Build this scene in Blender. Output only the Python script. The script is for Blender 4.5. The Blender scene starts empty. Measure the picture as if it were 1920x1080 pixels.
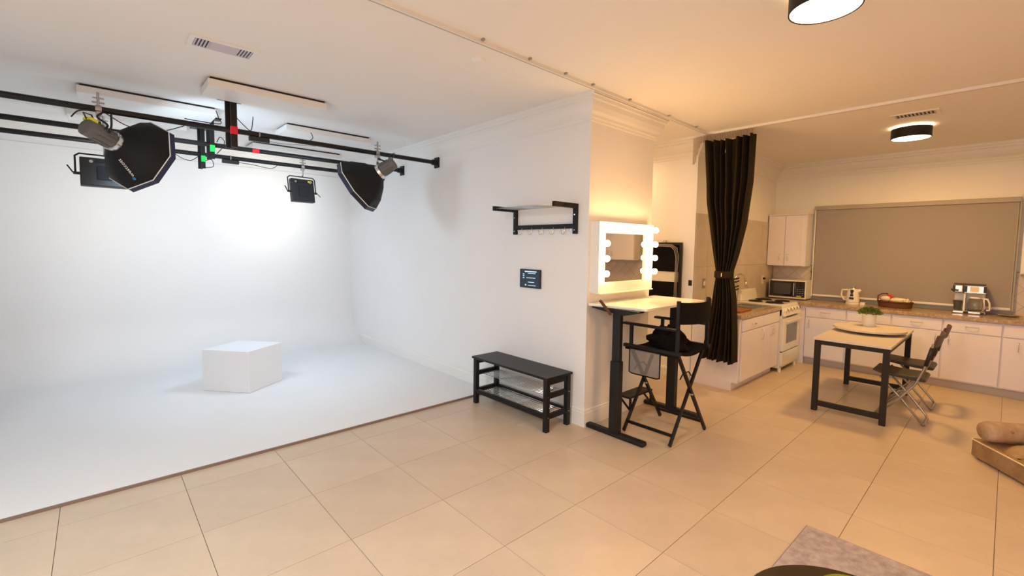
import bpy, math, random
from mathutils import Matrix, Vector, noise
PI = math.pi
random.seed(7)
SC = bpy.context.scene
COL = SC.collection

# ------------------------------------------------------------------ camera
CAM_H = 1.65
FPX, YAW, PITCH, ROLL, CYS = 852.6, .829, -.0685, .0136, -19.08
fw = Vector((math.cos(YAW)*math.cos(PITCH), math.sin(YAW)*math.cos(PITCH), math.sin(PITCH)))
rt = Vector((math.sin(YAW), -math.cos(YAW), 0)); up = rt.cross(fw)
rt2 = math.cos(ROLL)*rt + math.sin(ROLL)*up
up2 = -math.sin(ROLL)*rt + math.cos(ROLL)*up
cd = bpy.data.cameras.new('camera'); cam = bpy.data.objects.new('camera', cd); COL.objects.link(cam)
cd.sensor_fit = 'HORIZONTAL'; cd.sensor_width = 36.0; cd.lens = FPX/1920*36.0
cd.shift_y = CYS/1920
cd.clip_start = .03
m = Matrix((rt2, up2, -fw)).transposed().to_4x4(); m.translation = (0, 0, CAM_H)
cam.matrix_world = m
SC.camera = cam
# ------------------------------------------------------------------ world, exposure, lights
SC.view_settings.view_transform = 'Standard'; SC.view_settings.look = 'None'
SC.view_settings.gamma = 1; SC.view_settings.use_curve_mapping = False
SC.view_settings.exposure = 0.0
W = bpy.data.worlds.new('world'); SC.world = W; W.use_nodes = True
W.node_tree.nodes['Background'].inputs[0].default_value = (1, .85, .7, 1)
W.node_tree.nodes['Background'].inputs[1].default_value = .3
WARM = (1.0, .60, .28)
DRUM = (1.0, .60, .36)
COOL = (.93, .98, 1.0)
P_KIT, P_LIV, P_REAR_FILL, P_SIDE, P_OCTA, P_LED, E_BULB, P_LEFT_FILL, P_REC_FILL = 44, 10, 92, 0, 18, 5, 98, 134, 17
C_KIT, C_LIV, C_REAR_FILL, C_SIDE, C_OCTA, C_LED, C_BULB, C_LEFT_FILL, C_REC_FILL = (1, .56, .15), (1, .6, .28), (1, .46, .12), DRUM, (.62, .82, 1), (1, .96, .85), (1, .58, .22), (.82, .94, 1), (1, .61, .29)

def area(name, loc, direction, size, power, color, shape='DISK', size_y=None):
    l = bpy.data.lights.new(name, 'AREA'); l.shape = shape; l.size = size; l.energy = power; l.color = color
    if size_y: l.size_y = size_y
    o = bpy.data.objects.new(name, l); COL.objects.link(o); o.location = loc
    o.rotation_euler = Vector(direction).to_track_quat('-Z', 'Y').to_euler()
    return o

# ------------------------------------------------------------------ materials
MATS = {}
def mat(name, col, rough=.5, metal=0, emit=None, es=0, var=0, scale=8, bump=0, bscale=60, spec=.5, trans=0, coat=0, alpha=1, rnd=0, col2=None, stretch=None):
    if name in MATS: return MATS[name]
    m = bpy.data.materials.new(name); m.use_nodes = True; MATS[name] = m
    nt = m.node_tree; b = nt.nodes['Principled BSDF']
    b.inputs['Base Color'].default_value = (*col, 1); b.inputs['Roughness'].default_value = rough
    b.inputs['Metallic'].default_value = metal; b.inputs['Specular IOR Level'].default_value = spec
    b.inputs['Transmission Weight'].default_value = trans; b.inputs['Coat Weight'].default_value = coat
    b.inputs['Alpha'].default_value = alpha
    if emit: b.inputs['Emission Color'].default_value = (*emit, 1); b.inputs['Emission Strength'].default_value = es
    tc = nt.nodes.new('ShaderNodeTexCoord'); src = tc.outputs['Object']
    if stretch:
        mp = nt.nodes.new('ShaderNodeMapping'); mp.inputs['Scale'].default_value = stretch
        nt.links.new(src, mp.inputs[0]); src = mp.outputs[0]
    if var or col2:
        n = nt.nodes.new('ShaderNodeTexNoise'); n.inputs['Scale'].default_value = scale; n.inputs['Detail'].default_value = 6
        n.inputs['Roughness'].default_value = .65
        nt.links.new(src, n.inputs['Vector'])
        r = nt.nodes.new('ShaderNodeValToRGB'); e = r.color_ramp.elements
        e[0].position = .3; e[1].position = .7
        c2 = col2 or tuple(c*(1-var) for c in col)
        e[0].color = (*c2, 1); e[1].color = (*col, 1)
        nt.links.new(n.outputs[0], r.inputs[0]); out = r.outputs[0]
        if rnd:
            oi = nt.nodes.new('ShaderNodeObjectInfo')
            mr = nt.nodes.new('ShaderNodeMapRange'); mr.inputs[3].default_value = 1-rnd; mr.inputs[4].default_value = 1+rnd
            nt.links.new(oi.outputs['Random'], mr.inputs[0])
            hs = nt.nodes.new('ShaderNodeHueSaturation'); nt.links.new(mr.outputs[0], hs.inputs['Value'])
            nt.links.new(out, hs.inputs['Color']); out = hs.outputs[0]
        nt.links.new(out, b.inputs['Base Color'])
    if bump:
        n = nt.nodes.new('ShaderNodeTexNoise'); n.inputs['Scale'].default_value = bscale; n.inputs['Detail'].default_value = 4
        nt.links.new(src, n.inputs['Vector'])
        bp = nt.nodes.new('ShaderNodeBump'); bp.inputs['Strength'].default_value = bump; bp.inputs['Distance'].default_value = .004
        nt.links.new(n.outputs[0], bp.inputs['Height']); nt.links.new(bp.outputs[0], b.inputs['Normal'])
    return m

M_WALL = mat('painted_wall', (.86, .845, .84), .55, bump=.08, bscale=120, var=.02, scale=3)
M_CYC = mat('cyclorama_paint', (.80, .80, .81), .6, var=.02, scale=2)
M_CEIL = mat('ceiling_paint', (.87, .845, .82), .75, bump=.1, bscale=90)
M_TRIM = mat('trim_paint', (.84, .82, .79), .4)
M_TILE = mat('porcelain_floor_tile', (.63, .51, .38), .33, var=.13, scale=3.0, rnd=.03, bump=.03, bscale=30, spec=.4)
M_GROUT = mat('grout', (.22, .15, .10), .8)
M_BLACK = mat('black_paint', (.008, .007, .007), .42, bump=.05, spec=.3)
M_BLACKM = mat('black_metal', (.010, .009, .009), .45, spec=.35)
M_BLKPLAS = mat('black_plastic', (.015, .015, .017), .45)
M_FABRIC = mat('black_canvas', (.006, .005, .005), .9, bump=.3, bscale=300, spec=.15)
M_CURT = mat('black_curtain_velvet', (.026, .017, .007), .85, var=.3, scale=20, bump=.2, bscale=200, spec=.2)
M_SOFTBOX = mat('softbox_nylon', (.007, .007, .008), .65, bump=.12, bscale=25, spec=.3)
M_WHITEP = mat('white_piping', (.85, .83, .8), .5)
M_DIFF = mat('softbox_diffuser', (.9, .9, .9), .8, emit=COOL, es=1)
M_LEDON = mat('led_panel_face', (.9, .9, .9), .6, emit=COOL, es=1.5)
M_CHROME = mat('chrome', (.75, .73, .70), .16, metal=1)
M_STEEL = mat('brushed_steel', (.62, .60, .57), .32, metal=1, bump=.1, bscale=150)
M_DULL = mat('grey_alloy', (.42, .41, .40), .4, metal=.8)
M_GREYPL = mat('grey_lamp_housing', (.13, .125, .115), .5)
M_CAB = mat('white_cabinet', (.82, .80, .92), .38, var=.02, scale=4)
M_STOVE = mat('white_enamel', (.86, .84, .82), .2, coat=.3)
M_GRAN = mat('granite', (.60, .44, .26), .25, col2=(.24, .15, .08), scale=38, coat=.3)
M_MARB = mat('grey_marble_tile', (.62, .55, .49), .3, col2=(.52, .45, .39), scale=5)
M_BSPL = mat('pink_beige_tile', (.66, .57, .52), .35, var=.1, scale=9)
M_BLIND = mat('roller_blind_cloth', (.355, .32, .31), .85, bump=.1, bscale=400)
M_GLASSD = mat('dark_glass', (.012, .014, .02), .08, coat=.6)
M_OVEN = mat('oven_window', (.12, .115, .12), .15, coat=.3)
M_TOP = mat('white_laminate', (.86, .83, .78), .22, coat=.3)
M_WOOD = mat('pale_wood_top', (.66, .60, .58), .4, col2=(.60, .54, .50), scale=4, stretch=(1, 14, 1))
M_LEG = mat('dark_brown_metal', (.018, .013, .010), .5, spec=.3)
M_TUBE = mat('grey_steel_tube', (.42, .40, .38), .32, metal=.9)
M_SEATB = mat('dark_olive_vinyl', (.035, .028, .016), .5)
M_VELV = mat('tan_velvet', (.40, .26, .13), .75, col2=(.24, .14, .055), scale=9, bump=.4, bscale=40)
M_GOLD = mat('pale_piping', (.80, .66, .42), .5)
M_RUG = mat('mottled_grey_rug', (.50, .45, .45), .95, col2=(.30, .24, .24), scale=22, bump=.6, bscale=180)
M_CTOP = mat('dark_walnut_veneer', (.040, .023, .008), .5, spec=.25, var=.25, scale=6, stretch=(1, 12, 1))
M_GREEN = mat('olive_green_glaze', (.17, .19, .008), .4, spec=.3)
M_POT = mat('white_pot', (.82, .78, .73), .35)
M_LEAF = mat('leaf_green', (.16, .22, .03), .6, var=.4, scale=60)
M_MIRROR = mat('mirror_glass', (.80, .80, .78), .02, metal=1)
M_FRAME = mat('white_frame', (.86, .82, .77), .35)
M_BULB = mat('lit_frosted_bulb', (1, .95, .9), .4, emit=C_BULB, es=E_BULB)
M_LAMP = mat('lamp_diffuser_lit', (1, 1, 1), .5, emit=(1, .86, .66), es=3.2)
M_LAMPUP = mat('lamp_upward_slot_lit', (1, 1, 1), .5, emit=(1, .70, .36), es=9)
M_RED = mat('red_tape', (.8, .01, .03), .5)
M_GRN = mat('green_tape', (.01, .7, .10), .5)
M_YEL = mat('yellow_label', (.75, .70, .02), .5)
M_BLUE = mat('blue_mark', (.02, .22, .45), .5)
M_LETTER = mat('white_lettering', (.9, .9, .9), .5)
M_SCREEN = mat('dark_screen', (.01, .014, .02), .15, emit=(.03, .05, .08), es=.5)
M_GLYPH = mat('screen_glyph', (.5, .7, .9), .5, emit=(.45, .65, .8), es=.8)
M_GAP = mat('dark_gap', (.03, .02, .015), .9)
M_BASKET = mat('dark_wicker', (.16, .055, .018), .7, col2=(.07, .02, .01), scale=60)
M_CERAM = mat('cream_ceramic', (.80, .70, .55), .35)
M_REDC = mat('red_glaze', (.6, .035, .02), .4)
M_CUP = mat('grey_cup', (.07, .068, .065), .4)
M_GLASS = mat('clear_glass', (.95, .93, .9), .03, trans=1)
M_NET = mat('beige_net', (.62, .52, .40), .8, alpha=.75)
M_POUCH = mat('grey_mesh_cloth', (.22, .20, .19), .8, alpha=.55)
M_STRIP = mat('edge_strip', (.22, .15, .12), .5)
M_HOSE = mat('grey_cable', (.30, .28, .27), .5)
M_BOARD = mat('red_brown_board', (.30, .10, .03), .45)
M_DOUT = mat('brass_plate', (.40, .35, .30), .35, metal=.6)
M_VENTD = mat('vent_dark', (.05, .05, .09), .8)
M_VENTL = mat('vent_metal', (.60, .57, .66), .5)

# ------------------------------------------------------------------ mesh builder
class MB:
    def __init__(s): s.v = []; s.f = []; s.m = []; s.x = Matrix.Identity(4)
    def add(s, vs, fs, mi=0):
        n = len(s.v); s.v += [s.x @ Vector(p) for p in vs]
        for f in fs: s.f.append(tuple(i+n for i in f)); s.m.append(mi)
        return s
    def box(s, a, b, mi=0):
        x0, y0, z0 = (min(a[i], b[i]) for i in range(3)); x1, y1, z1 = (max(a[i], b[i]) for i in range(3))
        return s.add([(x0,y0,z0),(x1,y0,z0),(x1,y1,z0),(x0,y1,z0),(x0,y0,z1),(x1,y0,z1),(x1,y1,z1),(x0,y1,z1)],
            [(3,2,1,0),(4,5,6,7),(0,1,5,4),(1,2,6,5),(2,3,7,6),(3,0,4,7)], mi)
    def bar(s, p, q, w, h, upv=(0,0,1), mi=0):      # rectangular bar p->q, w sideways, h along upv
        p, q = Vector(p), Vector(q); d = (q-p).normalized(); u = Vector(upv)
        if abs(d.dot(u)) > .98: u = Vector((0,1,0))
        sd = d.cross(u).normalized(); u = sd.cross(d)
        vs = []
        for c in (p, q):
            for a, b in ((-1,-1),(1,-1),(1,1),(-1,1)): vs.append(c + sd*a*w/2 + u*b*h/2)
        return s.add(vs, [(0,1,2,3),(7,6,5,4),(0,4,5,1),(1,5,6,2),(2,6,7,3),(3,7,4,0)], mi)
    def tube(s, pts, r, n=8, mi=0, closed=False, cap=True):
        pts = [Vector(p) for p in pts]; k = len(pts)
        rr = r if isinstance(r, (list, tuple)) else [r]*k
        t0 = (pts[1]-pts[0]).normalized(); u = Vector((0,0,1)) if abs(t0.z) < .9 else Vector((1,0,0))
        u = (u - t0*u.dot(t0)).normalized(); vs = []
        for i in range(k):
            a = pts[i]-pts[i-1] if i else (pts[0]-pts[-1] if closed else pts[1]-pts[0])
            b = pts[(i+1) % k]-pts[i] if (i < k-1 or closed) else a
            t = (a.normalized()+b.normalized()); t = t.normalized() if t.length > 1e-6 else a.normalized()
            u = (u - t*u.dot(t)).normalized(); w = t.cross(u)
            for j in range(n):
                an = 2*PI*j/n; vs.append(pts[i] + (u*math.cos(an)+w*math.sin(an))*rr[i])
        fs = []
        for i in range(k if closed else k-1):
            for j in range(n):
                a = i*n+j; b = i*n+(j+1) % n; c = ((i+1) % k)*n+(j+1) % n; d = ((i+1) % k)*n+j
                fs.append((a,b,c,d))
        if cap and not closed: fs.append(tuple(reversed(range(n)))); fs.append(tuple((k-1)*n+j for j in range(n)))
        return s.add(vs, fs, mi)
    def cyl(s, p, q, r, n=16, mi=0): return s.tube([p, q], r, n, mi)
    def lathe(s, prof, c=(0,0,0), n=24, mi=0, axis=None, capb=True, capt=True, ang0=0):
        # prof: list of (r, z) about local z at c; axis: optional direction
        R = Matrix.Identity(3)
        if axis is not None: R = Vector(axis).to_track_quat('Z', 'Y').to_matrix()
        c = Vector(c); vs = []
        for r, z in prof:
            for j in range(n):
                a = ang0+2*PI*j/n; vs.append(c + R @ Vector((r*math.cos(a), r*math.sin(a), z)))
        fs = []
        for i in range(len(prof)-1):
            for j in range(n): fs.append((i*n+j, i*n+(j+1) % n, (i+1)*n+(j+1) % n, (i+1)*n+j))
        if capb: fs.append(tuple(reversed(range(n))))
        if capt: fs.append(tuple((len(prof)-1)*n+j for j in range(n)))
        return s.add(vs, fs, mi)
    def sphere(s, c, r, n=14, k=8, mi=0, sc=(1,1,1)):
        vs = [(c[0], c[1], c[2]-r*sc[2])]
        for i in range(1, k):
            a = PI*i/k
            for j in range(n):
                b = 2*PI*j/n; vs.append((c[0]+r*sc[0]*math.sin(a)*math.cos(b), c[1]+r*sc[1]*math.sin(a)*math.sin(b), c[2]-r*sc[2]*math.cos(a)))
        vs.append((c[0], c[1], c[2]+r*sc[2])); L = len(vs)-1; fs = []
        for j in range(n): fs.append((0, 1+(j+1) % n, 1+j)); fs.append((L, L-n+j, L-n+(j+1) % n))
        for i in range(k-2):
            for j in range(n):
                a = 1+i*n; fs.append((a+j, a+(j+1) % n, a+n+(j+1) % n, a+n+j))
        return s.add(vs, fs, mi)
    def prism(s, poly, z0, z1, mi=0):               # poly in xy extruded in z
        n = len(poly); vs = [(x,y,z0) for x,y in poly]+[(x,y,z1) for x,y in poly]
        fs = [tuple(reversed(range(n))), tuple(range(n, 2*n))]+[(i,(i+1) % n,n+(i+1) % n,n+i) for i in range(n)]
        return s.add(vs, fs, mi)

WM = {}
def wmat(o): return WM.get(o.name, Matrix.Identity(4)) if o else Matrix.Identity(4)
def obj(name, mb, mats, parent=None, bevel=0, smooth=False, label=None, kind=None, seg=2, origin=None):
    """link mb (world coordinates) as one mesh, relative to its parent"""
    P = wmat(parent)
    if not mb.v: raise Exception(name)
    if origin is None:
        xs = [p.x for p in mb.v]; ys = [p.y for p in mb.v]; zs = [p.z for p in mb.v]
        origin = Vector(((min(xs)+max(xs))/2, (min(ys)+max(ys))/2, min(zs)))
    T = P.to_3x3().to_4x4(); T.translation = origin
    inv = T.inverted()
    me = bpy.data.meshes.new(name); me.from_pydata([inv @ p for p in mb.v], [], mb.f)
    if not isinstance(mats, (list, tuple)): mats = [mats]
    for q in mats: me.materials.append(q)
    for p, mi in zip(me.polygons, mb.m): p.material_index = mi; p.use_smooth = bool(smooth)
    me.update()
    o = bpy.data.objects.new(name, me); COL.objects.link(o)
    if parent: o.parent = parent
    loc = P.inverted() @ Vector(origin)
    o.location = loc
    WM[o.name] = T
    if smooth and smooth != 'all':
        md = o.modifiers.new('edge_split', 'EDGE_SPLIT'); md.split_angle = math.radians(40)
    if bevel:
        md = o.modifiers.new('bevel', 'BEVEL'); md.width = bevel; md.segments = seg; md.limit_method = 'ANGLE'; md.angle_limit = .6
    if label: o['label'] = label
    if kind: o['kind'] = kind
    return o
def thing(name, label, cat, loc, rz=0, group=None):
    o = bpy.data.objects.new(name, None); COL.objects.link(o); o.location = loc; o.rotation_euler = (0,0,rz)
    o.empty_display_size = .1
    M = Matrix.Rotation(rz, 4, 'Z'); M.translation = loc; WM[o.name] = M
    o['label'] = label; o['category'] = cat
    if group: o['group'] = group
    return o
def tag(o, label, cat, group=None):
    o['label'] = label; o['category'] = cat
    if group: o['group'] = group
    return o
def struct(name, mb, mats, parent=None, **k):
    o = obj(name, mb, mats, parent, **k)
    if not parent: o['kind'] = 'structure'
    return o
def dup(root, loc, label=None, group=None, rz=None):
    r = root.copy(); COL.objects.link(r); r.location = loc
    if rz is not None: r.rotation_euler = (0,0,rz)
    if label: r['label'] = label
    if group: r['group'] = group
    M = Matrix.Rotation(r.rotation_euler.z, 4, 'Z'); M.translation = loc; WM[r.name] = M
    for ch in list(root.children):
        c = ch.copy(); COL.objects.link(c); c.parent = r
        for g in list(ch.children):
            d = g.copy(); COL.objects.link(d); d.parent = c
    return r
def B(a, b): return MB().box(a, b)
def moulding(path, prof, close=False):
    """sweep a profile [(out, z)] along an xy path, mitred; out = to the right of travel"""
    mb = MB(); pts = [Vector((x,y)) for x,y in path]; n = len(pts); k = len(prof); vs = []
    for i in range(n):
        d0 = (pts[i]-pts[i-1]).normalized() if i else (pts[1]-pts[0]).normalized()
        d1 = (pts[i+1]-pts[i]).normalized() if i < n-1 else d0
        n0 = Vector((d0.y,-d0.x)); n1 = Vector((d1.y,-d1.x)); b = (n0+n1).normalized(); b = b/max(.2, b.dot(n0))
        for o, z in prof: vs.append((pts[i].x+b.x*o, pts[i].y+b.y*o, z))
    fs = []
    for i in range(n-1):
        for j in range(k): fs.append((i*k+j, i*k+(j+1) % k, (i+1)*k+(j+1) % k, (i+1)*k+j))
    fs += [tuple(reversed(range(k))), tuple((n-1)*k+j for j in range(k))]
    return mb.add(vs, fs)
def clip(poly, a0, b0, a1, b1):
    def cut(P, ax, v, sgn):
        out = []
        for i in range(len(P)):
            p, q = P[i-1], P[i]; ip = (p[ax]-v)*sgn >= 0; iq = (q[ax]-v)*sgn >= 0
            if ip != iq:
                t = (v-p[ax])/(q[ax]-p[ax]); out.append((p[0]+t*(q[0]-p[0]), p[1]+t*(q[1]-p[1])))
            if iq: out.append(q)
        return out
    for ax, v, s in ((0,a0,1),(0,a1,-1),(1,b0,1),(1,b1,-1)):
        if poly: poly = cut(poly, ax, v, s)
    return poly

# ================================================================== SETTING
H = 2.99
XW, YF, YE, YB = 3.27, 2.56, 3.89, 7.75       # studio side wall, vanity wall face, studio floor edge, studio back
XN = 4.32                                     # end of the vanity wall
XK, YK, XB = 5.44, 2.62, 8.20                 # kitchen corner, sink wall, blind wall
XL, YS = -2.3, -3.0
fl = struct('floor', B((XL, YS, -.12), (XB, YE, -.004)), M_GROUT, label='dark grout bed between the beige floor tiles')
T = .6089; X0, Y0 = 1.0007, 3.613
cache = {}
for i in range(-6, 13):
    for j in range(-1, 10):
        a0, a1 = max(XL, X0+i*T), min(XB, X0+(i+1)*T); b0, b1 = max(YS, Y0-(j+1)*T), min(YE-.004, Y0-j*T)
        if a1-a0 < .02 or b1-b0 < .02 or a0 < -1.3 and b1 < 0: continue
        if a0 > 3.27 and b0 > YF and a1 < XN: continue
        key = (round(a1-a0, 3), round(b1-b0, 3))
        g = .0016
        if key in cache:
            t = cache[key].copy(); COL.objects.link(t); t.location = (a0+g, b0+g, 0)
        else:
            t = obj('tile', MB().box((a0+g, b0+g, -.009), (a1-g, b1-g, 0)), M_TILE, fl, origin=Vector((a0+g, b0+g, 0)))
            t.location = (a0+g, b0+g, 0); cache[key] = t
        t.parent = fl
        t.location = Vector((a0+g, b0+g, 0)) - fl.location
# recess floor runs on behind the vanity wall
fr = struct('floor', B((XN, YE, -.12), (XK, 5.0, 0)), M_TILE)

ceil = struct('ceiling', B((XL-.1, YS-.1, H), (XB+.2, YB+.3, H+.12)), M_CEIL)
# cyclorama: floor, sweep and back wall in one sheet
mb = MB(); prof = [(YE, -.05), (YE, .016), (YE+.03, .016)]
Rr = .62
for k in range(0, 13):
    a = k/12*PI/2; prof.append((YB-Rr+Rr*math.sin(a), .016+Rr-Rr*math.cos(a)))
prof += [(YB, 2.775), (YB+.02, 2.785), (YB+.02, H), (YB+.16, H), (YB+.16, -.05)]
n = len(prof)
mb.add([(x, y, z) for x in (-.92, XW) for y, z in prof],
       [(i, (i+1) % n, n+(i+1) % n, n+i) for i in range(n)]+[tuple(reversed(range(n))), tuple(range(n, 2*n))])
struct('wall_back', mb, M_CYC, smooth=True, label='white studio cyclorama sweeping from floor up to back wall')
struct('trim_1', B((-.92, YE-.014, 0), (XW, YE, .019)), M_STRIP, label='thin dark strip along the front edge of the white studio floor')
struct('wall_left', B((-1.06, YE, -.05), (-.92, YB+.1, H)), M_CYC)
struct('baseboard_left', B((-.92, YE+.3, .0), (-.905, YB, .16)), M_TRIM)
struct('wall_right', B((XW, YF, -.05), (XN, YB+.16, H)), M_WALL, label='white wall block between studio and kitchen recess')
struct('wall_kitchen', B((XK, YK, -.05), (XB+.2, 5.1, H)), M_WALL)
struct('wall_recess', B((XN, 5.0, -.05), (XK, 5.12, H)), M_WALL)
struct('wall_window', B((XB, YS-.1, -.05), (XB+.14, YK, H)), M_WALL)
struct('wall_front', B((XL-.1, YS-.12, -.05), (XB, YS, H)), M_WALL)
struct('wall_side', B((XL-.12, YS, -.05), (XL, YE+.12, H)), M_WALL)
struct('wall_stub', B((XL, YE, -.05), (-1.06, YE+.12, H)), M_WALL)
CROWN = [(0, 2.765), (.012, 2.77), (.016, 2.79), (.03, 2.80), (.036, 2.822), (.07, 2.845), (.098, 2.885), (.108, 2.925), (.13, 2.93), (.136, 2.955), (.15, 2.96), (.156, 2.99), (0, 2.99)]
struct('trim_2', moulding([(-.92, YB+.018), (XW, YB+.018)], [(o*.5, H-(H-z)*.55) for o, z in CROWN]), M_TRIM)
struct('trim_3', moulding([(XW, YB), (XW, YF), (XN, YF), (XN, 5.0)][::-1], [(-o*.7, z) for o, z in CROWN][::-1]), M_TRIM, label='white crown moulding around the vanity wall corner')
struct('trim_4', moulding([(XK, 5.0), (XK, YK), (XB, YK), (XB, YS)], CROWN), M_TRIM, label='white crown moulding over the kitchen')
BASE = [(0, 0), (.016, 0), (.016, .125), (.011, .138), (.011, .15), (0, .155)]
struct('baseboard_right', moulding([(XW, YB-.02), (XW, YF), (XN, YF), (XN, 4.9)], BASE), M_TRIM)
struct('baseboard_recess', moulding([(XK, 4.9), (XK, YK+.01)], [(o, z*.8) for o, z in BASE]), M_TRIM)

# --- sink wall: large grey marble tiles, each its own slab
sw = struct('wall_tiling', B((XK, YK-.006, .75), (XB-.001, YK, 2.09)), M_GROUT, label='tiled lower part of the sink wall')
for r, (z0, z1) in enumerate(((.75, .90), (.90, 1.43), (1.43, 2.09))):
    xs = [XK, 5.78, 6.4, 7.02, 7.64, XB-.001]
    for a, b in zip(xs, xs[1:]):
        obj('tile', B((a+.0015, YK-.012, z0+.0015), (b-.0015, YK-.004, z1-.0015)), M_MARB, sw)
# --- backsplash on the blind wall: diamond-laid tiles
bs = struct('wall_backsplash', B((XB-.005, -1.6, .88), (XB, YK-.012, 1.43)), M_GROUT, label='strip of backsplash behind the kitchen worktop')
s = .15; dd = s/math.sqrt(2)
for i in range(-4, 19):
    for j in range(-1, 5):
        for off in (0, 1):
            cy_ = -1.0+i*2*dd*1.0+off*dd; cz = .9+j*2*dd+off*dd
            poly = [(cy_-dd+.002, cz), (cy_, cz-dd+.002), (cy_+dd-.002, cz), (cy_, cz+dd-.002)]
            for (u0, u1) in ((-1.59, -.06), (2.06, 2.6)):
                q = clip(poly, u0, .885, u1, 1.42)
                if len(q) > 2:
                    ar = abs(sum(q[k-1][0]*q[k][1]-q[k][0]*q[k-1][1] for k in range(len(q))))/2
                    if ar < 3e-4: continue
                    nq = len(q); t = MB().add([(XB-.011, y, z) for y, z in q]+[(XB-.004, y, z) for y, z in q],
                        [tuple(range(nq)), tuple(reversed(range(nq, 2*nq)))]+[(k, nq+k, nq+(k+1) % nq, (k+1) % nq) for k in range(nq)])
                    obj('tile', t, M_BSPL, bs)

# --- window behind the roller blind
ZC_ = .90
wn = struct('window_1', MB().box((XB-.02, -.06, .93), (XB+.001, 2.05, .975)).box((XB-.02, -.06, 2.30), (XB+.001, 2.05, 2.36))
            .box((XB-.02, 2.02, .975), (XB+.001, 2.05, 2.30)).box((XB-.02, -.06, .975), (XB+.001, -.03, 2.30)), M_TRIM, label='white frame of the window behind the blind')
obj('sill', B((XB-.06, -.06, ZC_+.002), (XB-.012, 2.05, .945)), mat('grey_sill', (.20, .20, .22), .5), wn)
obj('pane', B((XB-.006, -.03, .975), (XB-.002, 2.02, 2.30)), mat('night_glass', (.10, .10, .13), .15, coat=.5), wn)

# ================================================================== CEILING FITTINGS
def ceiling_track(name, path, label):
    o = thing(name, label, 'curtain track', (path[0][0], path[0][1], H-.018))
    obj('rail', moulding(path, [(-.02, H-.024), (.02, H-.024), (.02, H), (-.02, H)]), M_TRIM, o)
    g = moulding(path, [(-.004, H-.0255), (.004, H-.0255), (.004, H-.023), (-.004, H-.023)])
    obj('slot', g, mat('track_slot', (.45, .42, .40), .6), o)
    return o
arc = [(5.165+.115*math.sin(a), 2.313+.115*math.cos(a)) for a in [k/8*PI/2 for k in range(9)]]
tr = ceiling_track('curtain_track', [(-2.2, 2.40)]+arc+[(5.33, -2.9)], 'white ceiling curtain track running past the vanity wall and turning along the kitchen')
for x in (1.9, 2.33, 2.72, 3.06, 3.6, 4.3, 4.9):
    obj('track_clip', B((x-.008, 2.40+(x+2.2)*.0038-.046, H-.012), (x+.008, 2.40+(x+2.2)*.0038-.021, H)), M_DULL, tr)

def vent(loc, lx, ly, label, dark):
    x, y = loc; o = thing('ceiling_vent', label, 'vent', (x, y, H-.012))
    f = MB(); w = .03
    f.box((x-lx/2, y-ly/2, H-.01), (x+lx/2, y-ly/2+w, H)).box((x-lx/2, y+ly/2-w, H-.01), (x+lx/2, y+ly/2, H))
    f.box((x-lx/2, y-ly/2+w, H-.01), (x-lx/2+w, y+ly/2-w, H)).box((x+lx/2-w, y-ly/2+w, H-.01), (x+lx/2, y+ly/2-w, H))
    obj('frame', f, M_TRIM, o); obj('backing', B((x-lx/2+w, y-ly/2+w, H-.003), (x+lx/2-w, y+ly/2-w, H-.001)), M_VENTD, o)
    L = max(lx, ly); n = 18 if lx > ly else 11
    for k in range(n):
        t = -L/2+w+.008+k*(L-2*w-.016)/(n-1)
        if lx > ly:
            if abs(t) < L*.21: continue
            a = .006; obj('slat', MB().bar((x+t, y-ly/2+w, H-.008), (x+t, y+ly/2-w, H-.008), .010, .002, (a, 0, .01)), M_VENTL, o)
        else:
            obj('slat', MB().bar((x-lx/2+w, y+t, H-.008), (x+lx/2-w, y+t, H-.008), .012, .002, (0, .006, .01)), M_VENTL, o)
    if lx > ly:
        for k in range(7):
            yy = y-ly/2+w+.008+k*(ly-2*w-.016)/6
            obj('slat', MB().bar((x-L*.2, yy, H-.008), (x+L*.2, yy, H-.008), .013, .002, (0, .005, .01)), M_VENTL, o)
    return o
vent((.70, 3.735), .40, .21, 'white metal air vent in the ceiling above the studio floor', 0)
vent((5.93, .70), .20, .36, 'narrow air vent in the ceiling above the kitchen lamp', 1)
o = thing('smoke_detector', 'small flat round cover on the ceiling beside the track', 'detector', (2.09, 2.67, H-.02))
obj('cover', MB().lathe([(.03, H-.02), (.05, H-.012), (.055, H)], (2.09, 2.67, 0), 20), M_CEIL, o)

def drum_lamp(x, y, r, z0, label):
    o = thing('ceiling_lamp', label, 'lamp', (x, y, z0))
    obj('shade', MB().lathe([(r-.006, z0+.004), (r-.006, z0), (r, z0), (r, H-.02), (r-.006, H-.02), (r-.006, z0+.004)], (x, y, 0), 40, capb=False, capt=False), M_LEG, o, smooth=True)
    obj('diffuser', MB().lathe([(r-.007, z0+.003), (r-.007, z0+.008)], (x, y, 0), 40), M_LAMP, o)
    obj('mount', MB().lathe([(r*.45, H-.02), (r*.45, H)], (x, y, 0), 24), M_TRIM, o)
    obj('upper_diffuser', MB().lathe([(r-.008, H-.03), (r-.008, H-.024)], (x, y, 0), 40), M_LAMPUP, o)
    return o
drum_lamp(6.5, .79, .17, 2.865, 'round dark drum ceiling lamp over the kitchen, smaller of the two in view')
drum_lamp(2.75, .70, .16, 2.86, 'large looking round drum ceiling lamp cut off by the top of the picture')
area('kitchen_lamp_light', (6.5, .79, 2.858), (0,0,-1), .3, P_KIT, C_KIT)
area('living_lamp_light', (2.75, .70, 2.855), (0,0,-1), .3, P_LIV, C_LIV)
drum_lamp(1.2, -2.3, .25, 2.86, 'added wide drum lamp behind the camera, unseen fill light')  # added unseen lamp, warm fill for the room from behind
drum_lamp(-1.3, .9, .25, 2.86, 'added wide drum lamp left of the camera, unseen fill light')  # added unseen lamp, neutral fill from the left
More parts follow.
